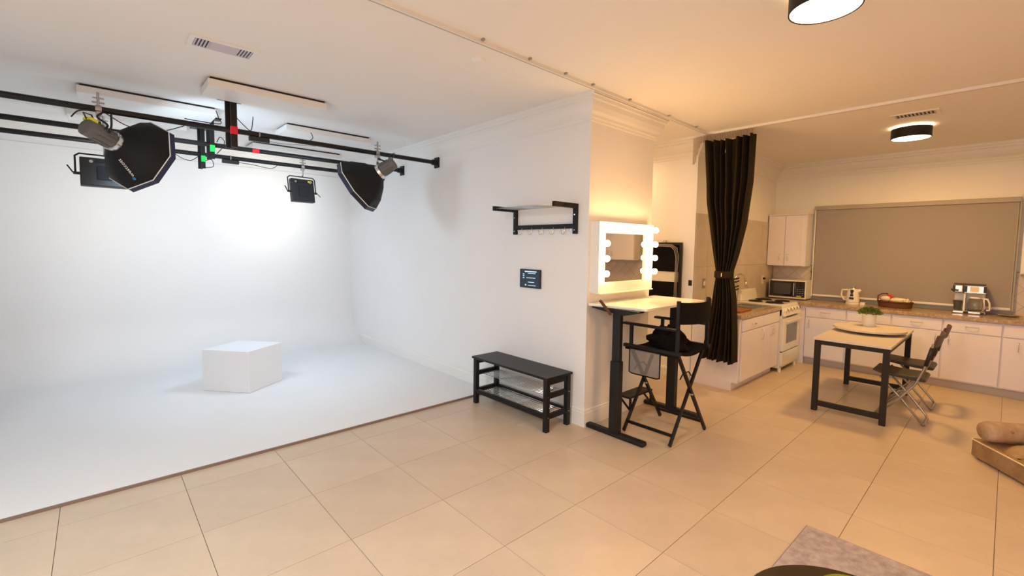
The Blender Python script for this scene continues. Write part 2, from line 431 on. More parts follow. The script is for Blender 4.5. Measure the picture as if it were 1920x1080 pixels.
area('rear_fill_light', (1.2, -2.3, 2.85), (0,0,-1), .5, P_REAR_FILL, C_REAR_FILL)
area('left_fill_light', (-1.3, .9, 2.85), (0,0,-1), .5, P_LEFT_FILL, C_LEFT_FILL)
drum_lamp(4.88, 3.75, .16, 2.86, 'added drum lamp, unseen fill light in the recess behind the lit mirror wall')  # added lamp hidden by the wall block, brightens the recess
area('recess_fill_light', (4.88, 3.75, 2.855), (0,0,-1), .3, P_REC_FILL, C_REC_FILL)

# suspended white ceiling panels
for k, (x0, x1, y0, y1, lab) in enumerate((
    (.717, 1.665, 4.43, 4.80, 'white rectangular ceiling panel nearest the camera, below the air vent'),
    (-.07, .95, 5.42, 5.86, 'white rectangular ceiling panel above the left softbox'),
    (1.61, 2.60, 5.49, 5.92, 'white rectangular ceiling panel above the right half of the light rail'),
    (-.16, .82, 6.40, 6.85, 'white rectangular ceiling panel far left near the studio back wall'),
    (1.58, 2.75, 6.80, 7.25, 'white rectangular ceiling panel far right near the studio back wall'))):
    o = thing('ceiling_panel', lab, 'panel', ((x0+x1)/2, (y0+y1)/2, 2.88), 0, 'white ceiling panels')
    obj('board', B((x0, y0, 2.912), (x1, y1, 2.972)), M_TRIM, o, bevel=.004)
    obj('hanger', B((x0+.02, y0+.012, 2.972), (x1-.02, y1-.02, H)), M_GAP, o)  # dark block standing in for the shadow gap between panel and ceiling

# ================================================================== LIGHTING RAILS
def rail(y, z, label):
    o = thing('lighting_rail', label, 'rail', (XW, y, z), 0, 'black pipes below the studio ceiling')
    obj('pipe', MB().cyl((-.915, y, z), (XW-.02, y, z), .025, 16), M_BLACKM, o, smooth=True)
    mb = MB().box((XW-.02, y-.05, z-.065), (XW, y+.05, z+.065))
    obj('wall_plate', mb, M_BLACKM, o, bevel=.004)
    obj('flange', MB().cyl((XW-.075, y, z), (XW-.02, y, z), .036, 16), M_BLACKM, o, smooth=True)
    return o
rail(5.01, 2.705, 'nearest black pipe of the three under the studio ceiling')
mid_rail = rail(5.90, 2.705, 'middle black pipe of the three under the studio ceiling')
rail(6.50, 2.685, 'farthest black pipe of the three under the studio ceiling')
def hanger(x, y, z0, m, zt, label, w=.03):
    o = thing('rail_hanger', label, 'hanger', (x, y, z0), 0, 'black hangers holding the pipes')
    obj('strut', MB().box((x-w, y+.027, z0), (x+w*.5, y+.052, H-.012)), M_BLACKM, o)
    obj('strut', MB().box((x-w*.3, y-.052, z0+.0), (x+w, y-.027, H-.012)), M_BLACKM, o)
    obj('ceiling_plate', B((x-.10, y-.055, H-.014), (x+.10, y+.055, H)), M_BLACKM, o, bevel=.003)
    obj('tape', MB().box((x-w*.35, y-.056, zt-.035), (x+w*1.08, y-.0265, zt+.035)), m, o)
    return o
hanger(.985, 5.01, 2.545, M_RED, 2.70, 'black ceiling hanger with red tape on the nearest pipe', .04)
hanger(.96, 5.90, 2.55, M_GRN, 2.66, 'black ceiling hanger with green tape on the middle pipe')
hanger(.965, 6.50, 2.52, M_GRN, 2.63, 'black ceiling hanger with green tape on the farthest pipe')
obj('tape_wrap', MB().lathe([(.0265, 0), (.0265, .07)], (1.36, 5.9, 2.705), 14, axis=(1,0,0)), M_RED, mid_rail, label='red tape')
# power adaptors, plugs and thin cables
def cable(name, pts, label, r=.004, m=M_BLKPLAS):
    # smooth catmull-rom through pts
    P = [Vector(p) for p in pts]; out = []
    for i in range(len(P)-1):
        a = P[max(i-1, 0)]; b = P[i]; c = P[i+1]; d = P[min(i+2, len(P)-1)]
        for k in range(6):
            t = k/6; out.append(.5*((2*b)+(c-a)*t+(2*a-5*b+4*c-d)*t*t+(3*b-a-3*c+d)*t**3))
    out.append(P[-1])
    return tag(obj(name, MB().tube(out, r, 6), m, smooth='all'), label, 'cable')
def adaptor(x, y, z, label):
    o = thing('power_adaptor', label, 'adaptor', (x, y, z), 0, 'black power bricks under the pipes')
    obj('body', B((x-.09, y-.02, z-.045), (x+.09, y+.02, z)), M_BLKPLAS, o, bevel=.006)
    obj('tie', MB().lathe([(.0285, -.006), (.0285, .006)], (x, y, z+.025), 14, axis=(1,0,0)), M_HOSE, o)
adaptor(1.22, 5.01, 2.680, 'black power brick under the nearest pipe beside the red tape')
adaptor(1.06+.2, 6.50, 2.660, 'black power brick under the farthest pipe')
cable('cable', [(.10, 4.99, 2.68), (.25, 5.0, 2.60), (.45, 4.99, 2.60), (.62, 4.99, 2.675)], 'thin black cable drooping under the nearest pipe beside the left softbox')
cable('cable', [(.62, 4.97, 2.735), (.74, 4.98, 2.735), (.89, 4.97, 2.74), (.88, 4.99, 2.80), (.865, 5.0, 2.86)], 'thin black cable rising to a plug left of the red taped hanger')
cable('cable', [(1.03, 5.03, 2.84), (1.09, 5.03, 2.78), (1.15, 5.02, 2.735), (1.17, 5.02, 2.83), (1.172, 5.02, 2.87)], 'thin black cable looping right of the red taped hanger')
cable('cable', [(1.02, 5.90, 2.74), (1.05, 5.90, 2.80), (1.09, 5.90, 2.76), (1.07, 5.90, 2.69), (1.02, 5.92, 2.62)], 'thin black cable coil at the green taped hanger on the middle pipe')
cable('cable', [(.98, 6.5, 2.60), (1.06, 6.5, 2.64), (1.08, 6.5, 2.56), (1.0, 6.5, 2.535)], 'thin black cable coil at the bottom of the farthest hanger')
cable('cable', [(.70, 6.48, 2.66), (.78, 6.48, 2.61), (.86, 6.48, 2.60), (.93, 6.48, 2.655)], 'thin black cable sagging below the farthest pipe')
cable('cable', [(1.32, 6.48, 2.64), (1.5, 6.48, 2.63), (1.7, 6.48, 2.61), (1.78, 6.48, 2.655)], 'thin cable from the far power brick towards the centre LED panel')
cable('cable', [(1.30, 5.0, 2.655), (1.42, 5.0, 2.65), (1.6, 5.0, 2.665), (1.75, 5.0, 2.675)], 'thin white cable from the near power brick along the nearest pipe', .003, M_HOSE)
cable('cable', [(1.70, 5.0, 2.73), (1.725, 5.0, 2.76), (1.705, 5.0, 2.81)], 'short black cable end standing up from the nearest pipe')

def clamp(x, y, z, parent, drop):
    obj('clamp', MB().lathe([(.034, -.02), (.034, .02)], (x, y, z), 14, axis=(1,0,0)).box((x-.018, y-.045, z-.05), (x+.018, y+.03, z-.024)), M_DULL, parent, bevel=.003)
    obj('spigot', MB().cyl((x, y-.012, z-.05-drop), (x, y-.012, z+.13), .0095, 10).cyl((x-.035, y-.012, z+.085), (x+.035, y-.012, z+.085), .006, 8).cyl((x-.038, y-.012, z+.05), (x+.038, y-.012, z+.05), .007, 8), M_DULL, parent, smooth=True)

def octabox(x, y, z, head, axis, R, depth, label, a0, hl, yel):
    o = thing('octagonal_softbox', label, 'softbox', (x, y, z-.3), 0, 'studio octagonal softboxes')
    clamp(x, y, z, o, .06)
    ax = Vector(axis).normalized(); hd = Vector(head)     # hd: centre of the mount ring (dish apex)
    sx_ = ax.cross(Vector((0,0,1))).normalized(); ty_ = ax.cross(sx_)
    Q = Matrix((sx_, ty_, ax)).transposed().to_4x4(); Q.translation = hd
    # dish
    mb = MB(); mb.x = Q
    ring = [(.07, 0), (.17*R/.315, depth*.26), (.265*R/.315, depth*.64), (R, depth), (R-.004, depth), (.26*R/.315, depth*.65), (.165*R/.315, depth*.28), (.05, .01)]
    mb.lathe(ring, n=8, ang0=a0, capb=False, capt=False)
    ds = obj('shell', mb, M_SOFTBOX, o, smooth=True)
    mb = MB(); mb.x = Q
    mb.tube([(R*1.006*math.cos(a0+k*PI/4), R*1.006*math.sin(a0+k*PI/4), depth) for k in range(8)], .0045, 6, closed=True)
    obj('piping', mb, M_WHITEP, o)
    mb = MB(); mb.x = Q
    mb.lathe([(R, depth+.002), (R*1.02, depth+.05), (R*1.012, depth+.05), (R*.99, depth+.004)], n=8, ang0=a0, capb=False, capt=False)
    obj('front_lip', mb, mat('softbox_lip', (.012, .014, .05), .5), o)
    mb = MB(); mb.x = Q; mb.lathe([(R*.985, depth+.01), (R*.985, depth+.014)], n=8, ang0=a0)
    obj('diffuser', mb, M_DIFF, o)
    mb = MB(); mb.x = Q; mb.lathe([(.07, -.03), (.082, -.022), (.082, .01), (.07, .016)], n=28)
    obj('mount_ring', mb, M_CHROME, o, smooth=True)
    mb = MB(); mb.x = Q
    mb.lathe([(.050, -.03-hl), (.066, -.02-hl), (.070, -.05), (.073, -.03)], n=16)
    lh = obj('lamp_head', mb, M_GREYPL, o, smooth=True)
    mb = MB(); mb.x = Q
    for k in range(10):
        a = 2*PI*k/10; mb.bar((.070*math.cos(a), .070*math.sin(a), -.05-hl*.55), (.072*math.cos(a), .072*math.sin(a), -.045), .012, .006, (math.cos(a), math.sin(a), 0))
    obj('cooling_fin', mb, M_GREYPL, lh)
    if yel:
        mb = MB(); mb.x = Q; mb.box((-.035, -.078, -.03-hl), (.035, -.055, .03-hl)); obj('label_plate', mb, M_YEL, lh)
    # tilt bracket: spigot down to the head
    c = hd - ax*(hl*.45)
    obj('bracket', MB().tube([(x, y-.012, z-.10), (x, y-.012, z-.13), c+Vector((0,0,.075)), c], .014, 10), M_GREYPL, o, smooth='all')
    obj('tilt_knob', MB().cyl(c+Vector((.0, -.02, .07)), c+Vector((-.085, -.03, .085)), .008, 8).cyl(c+Vector((-.075, -.03, .083)), c+Vector((-.10, -.03, .088)), .014, 10), M_BLKPLAS, o, smooth='all')
    # handle
    h0 = hd - ax*hl; sidev = ax.cross(Vector((0,0,1))).normalized()
    obj('handle', MB().tube([h0+Vector((0,0,.05)), h0+Vector((0,0,.10))-ax*.03, h0+Vector((0,0,.115))+ax*.03, h0+ax*.06+Vector((0,0,.06))], .006, 8), M_BLKPLAS, o, smooth='all')
    return o, Q, ds
axL = Vector((.759, .572, -.31)).normalized()
RL, DL, AL0 = .315, .215, .047
oL, QL, dL = octabox(.06, 5.01, 2.705, (.145, 4.955, 2.454), axL, RL, DL,
    'black octagonal softbox with white lettering hanging at the left of the nearest pipe', AL0, .20, True)
axR = Vector((-.595, .583, -.554)).normalized()
oR, QR, dR = octabox(2.447, 5.01, 2.705, (2.37, 4.79, 2.457), axR, .306, .286,
    'black octagonal softbox seen from its side at the right of the nearest pipe', -.335, .17, False)
for Q, R, d in ((QL, RL, DL), (QR, .306, .286)):
    a = area('softbox_light', Q @ Vector((0,0,d+.055)), (Q.to_3x3() @ Vector((0,0,1))), R*1.8, P_OCTA, C_OCTA); a.data.spread = math.radians(160)
for dx in (.02, .075):
    cable('cable', [(.06+dx, 4.95, 2.67), (.02+dx*1.5, 4.90, 2.62), (.10+dx*.4, 4.86, 2.56), (.04+dx, 4.83, 2.50)], 'black power lead hanging into the left softbox head, %s strand' % ('left' if dx < .05 else 'right'), .008)
cable('cable', [(-.10, 4.93, 2.60), (-.06, 4.94, 2.655), (0, 4.96, 2.675), (.05, 4.97, 2.68)], 'thin cable with a loose plug left of the left softbox clamp', .005)

# lettering on the left softbox, upside down near its lower rim
fc = bpy.data.curves.new('lettering', 'FONT'); fc.body = 'westcott'; fc.size = .052; fc.align_x = 'CENTER'; fc.extrude = .0006
to = bpy.data.objects.new('lettering_src', fc); COL.objects.link(to)
bpy.context.view_layer.update()
me = bpy.data.meshes.new_from_object(to.evaluated_get(bpy.context.evaluated_depsgraph_get())); bpy.data.objects.remove(to)
# facet nearest to the lettering's place on the shell
def facet(k):
    am = AL0+(k+.5)*PI/4; ca = math.cos(PI/8)
    rad = Vector((math.cos(am), math.sin(am), 0)); r1, z1, r2, z2 = .265*ca, DL*.64, RL*ca, DL
    p1 = rad*r1+Vector((0,0,z1)); p2 = rad*r2+Vector((0,0,z2)); r0, z0 = .17*ca, DL*.26
    return rad, rad*r0+Vector((0,0,z0)), p1, p2
def pix(p):
    v = (p-Vector((0,0,CAM_H))); return 960+FPX*v.dot(rt2)/v.dot(fw), 540+CYS-FPX*v.dot(up2)/v.dot(fw)
best = None
for k in range(8):
    rad, p0, p1, p2 = facet(k); x_, y_ = pix(QL @ ((p0+p1)/2)); dist = math.hypot(x_-238, y_-318)
    if best is None or dist < best[0]: best = (dist, k)
rad, p0, p1, p2 = facet(best[1])
slope = (p1-p0).normalized(); tan = Vector((0,0,1)).cross(rad).normalized(); nrm = tan.cross(slope)
if nrm.dot(rad) < 0: tan = -tan; nrm = tan.cross(slope)
Q3 = QL.to_3x3(); P0 = QL @ p0; Nw = Q3 @ nrm; Sw = Q3 @ slope; Tw = Q3 @ tan
mid = QL @ ((p0+p1)/2) - Sw*.004
best = None
for k in range(72):
    a = k/72*2*PI; d = Tw*math.cos(a)+Sw*math.sin(a); x1_, y1_ = pix(mid); x2_, y2_ = pix(mid+d*.05)
    v = Vector((x2_-x1_, y2_-y1_)).normalized(); c = v.dot(Vector((-28, -32)).normalized())
    if best is None or c > best[0]: best = (c, d.copy())
d = best[1]; upv_ = Nw.cross(d)
xs = [v.co.x for v in me.vertices]; sc_t = .155/(max(xs)-min(xs))
Mx = Matrix((d*sc_t, upv_*sc_t, Nw)).transposed().to_4x4(); Mx.translation = mid+Nw*.0035-upv_*.018
tm = MB(); tm.x = Mx
tm.add([tuple(v.co) for v in me.vertices], [tuple(p.vertices) for p in me.polygons])
obj('lettering', tm, M_LETTER, dL)
tm = MB(); tm.lathe([(.013, 0), (.013, .003)], mid-d*.094+Nw*.0025, 14, axis=Nw); obj('logo_dot', tm, M_BLUE, dL)

def led_panel(x, y, z, w, h, cz, yaw, tilt, label):
    o = thing('led_panel_light', label, 'studio light', (x, y, cz-h/2), 0, 'square LED panel lights on yokes')
    clamp(x, y, z, o, .03)
    Mx = Matrix.Rotation(yaw, 4, 'Z') @ Matrix.Rotation(tilt, 4, 'X'); Mx.translation = (x, y+.02, cz)
    def b(a, c): q = MB(); q.x = Mx; return q.box(a, c)
    obj('housing', b((-w/2, -.03, -h/2), (w/2, .04, h/2)), M_BLKPLAS, o, bevel=.008)
    obj('light_face', b((-w/2+.012, .04, -h/2+.012), (w/2-.012, .044, h/2-.012)), M_LEDON, o)
    obj('battery_plate', b((-.06, -.045, -h*.28), (.06, -.03, h*.2)), mat('dark_grey_plate', (.025, .025, .028), .7, spec=.2), o, bevel=.004)
    for sx in (-.10, .10):
        q = MB(); q.x = Mx; q.lathe([(.016, .03), (.014, .045)], (sx, 0, h*.42-.02), 12, axis=(0,-1,0)); obj('dial', q, M_STEEL, o)
    obj('control_panel', b((-.07, -.034, h*.33), (.07, -.03, h*.45)), mat('dark_grey_plate', (0,0,0)), o)
    obj('label_plate', b((w*.18, -.033, h*.36), (w*.40, -.0305, h*.44)), M_YEL, o)
    q = MB(); q.x = Mx
    q.tube([(-w/2-.03, 0, -.02), (-w/2-.03, 0, h/2+.01), (-w/2, 0, h/2+.035), (w/2, 0, h/2+.035), (w/2+.03, 0, h/2+.01), (w/2+.03, 0, -.02)], .008, 8)
    obj('yoke', q, M_DULL if False else M_BLACKM, o, smooth='all')
    for sx in (-1, 1):
        q = MB(); q.x = Mx
        q.cyl((sx*w/2, 0, -.02), (sx*(w/2+.045), 0, -.02), .014, 10).bar((sx*(w/2+.045), -.005, -.02), (sx*(w/2+.085), -.02, .045 if sx < 0 else -.07), .012, .008)
        obj('knob', q, M_BLKPLAS, o)
    obj('spigot_joint', MB().cyl((x, y-.012, z-.09), (x, y+.01, cz+h/2+.03), .010, 10), M_STEEL, o, smooth='all')
    c = Mx @ Vector((0, .06, 0)); d = Mx.to_3x3() @ Vector((0, 1, 0))
    a = area('led_panel_emission', c, d, w*.9, P_LED, C_LED, 'RECTANGLE', h*.9); a.data.spread = math.radians(125)
    return o
led_panel(2.10, 6.50, 2.685, .31, .31, 2.365, .15, -.15, 'square black LED panel light hanging from the farthest pipe, centre of the back wall')
led_panel(.10, 5.90, 2.705, .36, .27, 2.30, .02, -.15, 'wide black LED panel light half hidden behind the left softbox')

# ================================================================== STUDIO BOX
mb = MB(); pts = [(.825, 5.93), (1.185, 5.495), (1.60, 5.80), (1.24, 6.235)]
mb.prism(pts, .017, .475)
o = thing('posing_box', 'white rectangular posing box standing on the studio floor', 'box', (1.21, 5.86, .017))
obj('body', mb, M_CYC, o, bevel=.004)
mb = MB(); mb.prism([(1.21+(x-1.21)*.985, 5.865+(y-5.865)*.985) for x, y in pts], .0165, .0185); obj('base_edge', mb, M_GAP, o)

# ================================================================== BENCH WITH SHOE RACKS
bx0, bx1, by0, by1 = 2.89, 3.215, 2.68, 3.735
o = thing('shoe_bench', 'black wooden bench with two wire shoe shelves against the white wall', 'bench', ((bx0+bx1)/2, (by0+by1)/2, 0))
obj('seat_top', B((bx0-.015, by0-.012, .478), (bx1+.012, by1+.012, .50)), M_BLACK, o, bevel=.004)
for x in (bx0, bx1-.045):
    for y in (by0, by1-.045): obj('leg', B((x, y, 0), (x+.045, y+.045, .478)), M_BLACK, o, bevel=.003)
for y in (by0+.008, by1-.037):
    obj('end_rail', B((bx0+.04, y, .425), (bx1-.04, y+.029, .478)), M_BLACK, o)
    for z in (.30, .115): obj('end_rail', B((bx0+.04, y, z), (bx1-.04, y+.029, z+.045)), M_BLACK, o)
for x in (bx0+.004, bx1-.034): obj('side_rail', B((x, by0+.04, .115), (x+.03, by1-.04, .155)), M_BLACK, o)
rod = None
for z in (.325, .142):
    for k in range(8):
        x = bx0+.055+k*(bx1-bx0-.11)/7
        if rod is None: rod = obj('wire_rod', MB().cyl((x, by0+.03, z), (x, by1-.03, z), .0045, 6), M_CHROME, o, smooth='all'); base = rod.location.copy(); rx, rz0 = x, z
        else:
            r = rod.copy(); COL.objects.link(r); r.location = base+Vector((x-rx, 0, z-rz0))
for z in (.32, .135):
    for x in (bx0+.022, bx1-.022): obj('bolt', MB().cyl((x, by0, z), (x, by0-.003, z), .005, 8), M_CHROME, o)

# ================================================================== HAT RACK
o = thing('hat_rack', 'black wall rack with wire shelf and five hooks above the bench', 'rack', (XW, 3.1, 1.78))
ya, yb_ = 2.695, 3.50
for y in (ya, yb_):
    obj('bracket', MB().box((XW-.03, y-.015, 1.775), (XW-.001, y+.03, 2.05)), M_BLACK, o, bevel=.003)
    obj('shelf_arm', MB().box((XW-.33, y-.015, 2.005), (XW-.03, y+.012, 2.05)), M_BLACK, o, bevel=.003)
    for z in (1.81, 1.95): obj('bolt', MB().cyl((XW-.03, y+.006, z), (XW-.034, y+.006, z), .006, 8), M_CHROME, o)
obj('hook_rail', B((XW-.028, ya+.03, 1.825), (XW-.004, yb_-.015, 1.868)), M_BLACK, o, bevel=.002)
for k in range(6):
    x = XW-.055-k*.05; obj('wire_rod', MB().cyl((x, ya+.01, 2.028), (x, yb_-.01, 2.028), .0055, 8), M_STEEL, o, smooth='all')
for k in range(5):
    y = ya+.12+k*.145
    pts = [(XW-.028, y, 1.84), (XW-.034, y, 1.81)]+[(XW-.058+.024*math.cos(a), y, 1.795-.026*math.sin(a)) for a in [j/6*PI for j in range(7)]]+[(XW-.084, y, 1.81)]
    obj('hook', MB().tube(pts, .0038, 6).sphere((XW-.084, y, 1.813), .007, 8, 5), M_CHROME, o, smooth='all')

# ================================================================== WALL TABLET
o = thing('wall_tablet', 'small black control tablet with glowing menu mounted on the white wall', 'tablet', (XW, 3.28, 1.235))
obj('housing', B((XW-.02, 3.133, 1.232), (XW, 3.428, 1.422)), M_BLKPLAS, o, bevel=.005)
sc_ = obj('screen', B((XW-.0215, 3.148, 1.247), (XW-.019, 3.413, 1.407)), M_SCREEN, o)
mb = MB()
def gl(y0, y1, z0, z1): mb.box((XW-.0225, 3.428-y1*.295, 1.232+z0*.19), (XW-.0212, 3.428-y0*.295, 1.232+z1*.19))
gl(.26, .83, .85, .91); gl(.42, .78, .77, .80); gl(.34, .78, .53, .56); gl(.42, .72, .30, .33); gl(.28, .34, .12, .19); gl(.42, .8, .13, .155)
for z in (.76, .66, .56): gl(.17, .24, z-.05, z)
obj('screen_text', mb, M_GLYPH, sc_)

# ================================================================== VANITY MIRROR
mx0, mx1, mz0, mz1 = 3.30, 4.20, 1.245, 1.885; my = YF-.10
o = thing('vanity_mirror', 'white framed lit make-up mirror with round bulbs on the orange lit wall', 'mirror', ((mx0+mx1)/2, YF, mz0))
gx0, gx1, gz0, gz1 = mx0+.092, mx1-.155, mz0+.092, mz1-.10
f = MB().box((mx0, my, mz0), (gx0, YF, mz1)).box((gx1, my, mz0), (mx1, YF, mz1)).box((gx0, my, mz0), (gx1, YF, gz0)).box((gx0, my, gz1), (gx1, YF, mz1))
obj('frame', f, M_FRAME, o, bevel=.003)
obj('mirror_pane', B((gx0, my+.012, gz0), (gx1, my+.02, gz1)), M_MIRROR, o)
obj('shelf', B((mx0+.01, my-.02, mz0-.012), (mx1-.01, YF, mz0)), M_FRAME, o, bevel=.003)
xr = mx1-.045; xl = mx0+.046; ybulb = my-.052
spots = [(xl, z) for z in (1.42, 1.555, 1.69)] + [(xr, z) for z in (1.42, 1.555, 1.69)] + [(xl+k*(xr-xl)/4, 1.832) for k in range(5)]
for (x, z) in spots:
    sk = obj('socket', MB().cyl((x, my, z), (x, my-.022, z), .017, 12), M_STEEL, o, smooth=True)
    obj('bulb', MB().sphere((x, ybulb, z), .028, 20, 12), M_BULB, sk, smooth='all')

# ================================================================== STANDING DESK
dz = 1.15
o = thing('standing_desk', 'tall white-topped standing desk with black telescopic legs below the mirror', 'desk', (3.82, 2.26, 0))
poly = []
dx0, dx1, dy0, dy1, rr = 3.262, 4.41, 1.99, 2.545, .025
for cx, cy_, a0 in ((dx1-rr, dy1-rr, 0), (dx0+rr, dy1-rr, PI/2), (dx0+rr, dy0+rr, PI), (dx1-rr, dy0+rr, 1.5*PI)):
    for k in range(5): a = a0+k/4*PI/2; poly.append((cx+rr*math.cos(a), cy_+rr*math.sin(a)))
poly = [(x+(.07*(dy1-y)/.55 if x < 3.6 else 0), y) for x, y in poly]
obj('desk_top', MB().prism(poly, dz-.022, dz), M_TOP, o, bevel=.003)
for x in (3.31, 4.295):
    obj('foot', MB().box((x-.036, 1.95, .0), (x+.036, 2.55, .042)), M_BLACKM, o, bevel=.016, seg=3)
    obj('lower_column', B((x-.034, 2.25-.045, .04), (x+.034, 2.25+.045, .67)), M_BLACKM, o, bevel=.005)
    obj('upper_column', B((x-.025, 2.25-.038, .67), (x+.025, 2.25+.038, 1.10)), M_BLACKM, o, bevel=.005)
    mb = MB(); mb.add([(x-.04, 2.02, 1.115), (x+.04, 2.02, 1.115), (x-.04, 2.02, 1.128), (x+.04, 2.02, 1.128), (x-.04, 2.16, 1.08), (x+.04, 2.16, 1.08), (x-.04, 2.25, 1.08), (x+.04, 2.25, 1.08),
        (x-.04, 2.50, 1.115), (x+.04, 2.50, 1.115), (x-.04, 2.50, 1.128), (x+.04, 2.50, 1.128)],
        [(0,1,3,2), (0,4,5,1), (4,6,7,5), (6,8,9,7), (8,10,11,9), (2,3,11,10), (0,2,10,8,6,4), (1,5,7,9,11,3)])
    obj('top_bracket', mb, M_BLACKM, o)
for y in (2.17, 2.25): obj('cross_beam', B((3.375, y-.012, 1.085), (4.26, y+.012, 1.128)), M_BLACKM, o)
ck = obj('crank_handle', MB().bar((3.155, 2.33, 1.205), (3.262, 2.29, 1.075), .028, .022), mat('dark_brown_grip', (.10, .05, .025), .5), o, bevel=.006)
obj('crank_rod', MB().tube([(3.262, 2.29, 1.083), (3.30, 2.27, 1.092), (3.345, 2.25, 1.095)], .007, 8), M_DULL, ck, smooth='all')

# ================================================================== DIRECTOR CHAIR
o = thing('director_chair', 'tall black folding director chair with canvas back at the standing desk', 'chair', (3.77, 2.03, 0))
xa, xb, yf_, yb2 = 3.475, 4.05, 2.26, 1.815
def leg(p, q, w=.03, h=.022): return MB().bar(p, q, w, h, (0,1,0))
for y, s in ((yf_, 1), (yb2, -1)):
    obj('leg', leg((xa-.01, y, .008), (xb-.03, y, .775)), M_BLACK, o, bevel=.003)
    obj('leg', leg((xb+.01, y-.024, .008), (xa+.03, y-.024, .775)), M_BLACK, o, bevel=.003)
    obj('pivot', MB().cyl(((xa+xb)/2, y-.042, .395), ((xa+xb)/2, y+.02, .395), .008, 8), M_STEEL, o)
for x, z in ((xa+.035, .085), (xb-.025, .085)):
    obj('stretcher', MB().bar((x, yb2, z), (x, yf_, z), .018, .024), M_BLACK, o)
for x in (xa+.02, xb-.02): obj('seat_rail', MB().bar((x, yb2-.05, .785), (x, yf_+.04, .785), .04, .03), M_BLACK, o, bevel=.004)
# seat canvas, sagging
mb = MB(); nx, ny = 10, 3; vs = []
for t in (0, 1):
    for i in range(nx+1):
        u = i/nx
        for j in range(ny+1):
            v = j/ny; vs.append((xa+.005+(xb-xa-.01)*u, yb2-.03+(yf_-yb2+.05)*v, .80-.045*math.sin(PI*u)-.018*t - (.03 if i in (0, nx) and t else 0)))
fs = []; st = (nx+1)*(ny+1)
for i in range(nx):
    for j in range(ny):
        a = i*(ny+1)+j; b = a+ny+1; fs += [(a, b, b+1, a+1), (st+a, st+a+1, st+b+1, st+b)]
    a = i*(ny+1); fs.append((a, st+a, st+a+ny+1, a+ny+1)); a += ny; fs.append((a+ny+1, st+a+ny+1, st+a, a))
for j in range(ny): fs.append((j+1, st+j+1, st+j, j)); a = nx*(ny+1)+j; fs.append((a, st+a, st+a+1, a+1))
mb.add(vs, fs); obj('seat', mb, M_FABRIC, o, smooth=True)
for x in (xa+.02, xb-.02):
    obj('back_post', B((x-.012, yb2-.035, .79), (x+.012, yb2-.005, 1.225)), M_BLACK, o, bevel=.004)
    obj('arm_post', B((x-.011, yf_-.045, .80), (x+.011, yf_-.015, .975)), M_BLACK, o, bevel=.003)
    obj('armrest', B((x-.028, yb2-.02, .972), (x+.028, yf_+.05, .992)), M_BLACK, o, bevel=.006)
# back canvas curving away from the sitter
mb = MB(); vs = []; n = 12
for t in (0, 1):
    for i in range(n+1):
        u = i/n; bow = -.055*math.sin(PI*u)
        for z in (1.035, 1.215): vs.append((xa+.006+(xb-xa-.012)*u, yb2-.036+bow-.006*t+(.022 if False else 0), z+.012*math.sin(PI*u)*(-1 if z > 1.1 else -1)))
fs = []; st = 2*(n+1)
for i in range(n):
    a = 2*i; fs += [(a, a+2, a+3, a+1), (st+a, st+a+1, st+a+3, st+a+2), (a, st+a, st+a+2, a+2), (a+1, a+3, st+a+3, st+a+1)]
fs += [(0, 1, st+1, st), (2*n, st+2*n, st+2*n+1, 2*n+1)]
mb.add(vs, fs); obj('backrest', mb, M_FABRIC, o, smooth=True)
for y in (yf_+.03, yb2+.03):
    c = (xa+xb)/2; obj('lock_brace', MB().tube([(c-.10, y, .53), (c-.05, y, .575), (c+.05, y, .575), (c+.10, y, .53)], .006, 6), M_BLACKM, o)
obj('footrest', MB().box((3.555, 2.265, .27), (3.95, 2.40, .288)), M_BLACK, o, bevel=.003)
for x in (3.575, 3.93): obj('footrest_bracket', MB().bar((x, 2.27, .27), (x, 2.27, .16), .018, .018).bar((x, 2.39, .268), (x, 2.28, .17), .014, .014), M_BLACK, o)
mb = MB().box((xa-.018, 1.93, .555), (xa-.012, 2.215, .765))
pc = obj('side_pouch', mb, M_POUCH, o, label='grey mesh pouch with black edging')
pts = [(xa-.015, 1.925, .77), (xa-.015, 1.925, .56), (xa-.015, 1.95, .55), (xa-.015, 2.19, .55), (xa-.015, 2.22, .56), (xa-.015, 2.22, .77)]
obj('pouch_edge', MB().tube(pts, .006, 6), M_FABRIC, pc)
# crumpled black cloth on the seat
def blob(c, r, sc, amp, fr, n=26, k=16, seed=0, flatz=None):
    mb = MB(); mb.sphere((0,0,0), 1, n, k); out = []
    for p in mb.v:
        q = Vector(p); d = 1+amp*noise.fractal(q*fr+Vector((seed, 0, 0)), .8, 2, 3)
        q = Vector((q.x*sc[0]*r*d, q.y*sc[1]*r*d, q.z*sc[2]*r*d))+Vector(c)
        if flatz is not None: q.z = max(q.z, flatz+.001*noise.noise(q*9))
        out.append(q)
    mb.v = out; return mb
tag(obj('folded_cloth', blob((3.80, 2.03, .80), .15, (1.2, 1.15, .9), .45, 1.6, seed=3, flatz=.762), M_FABRIC, smooth='all'), 'crumpled black cloth heaped on the director chair seat', 'cloth')

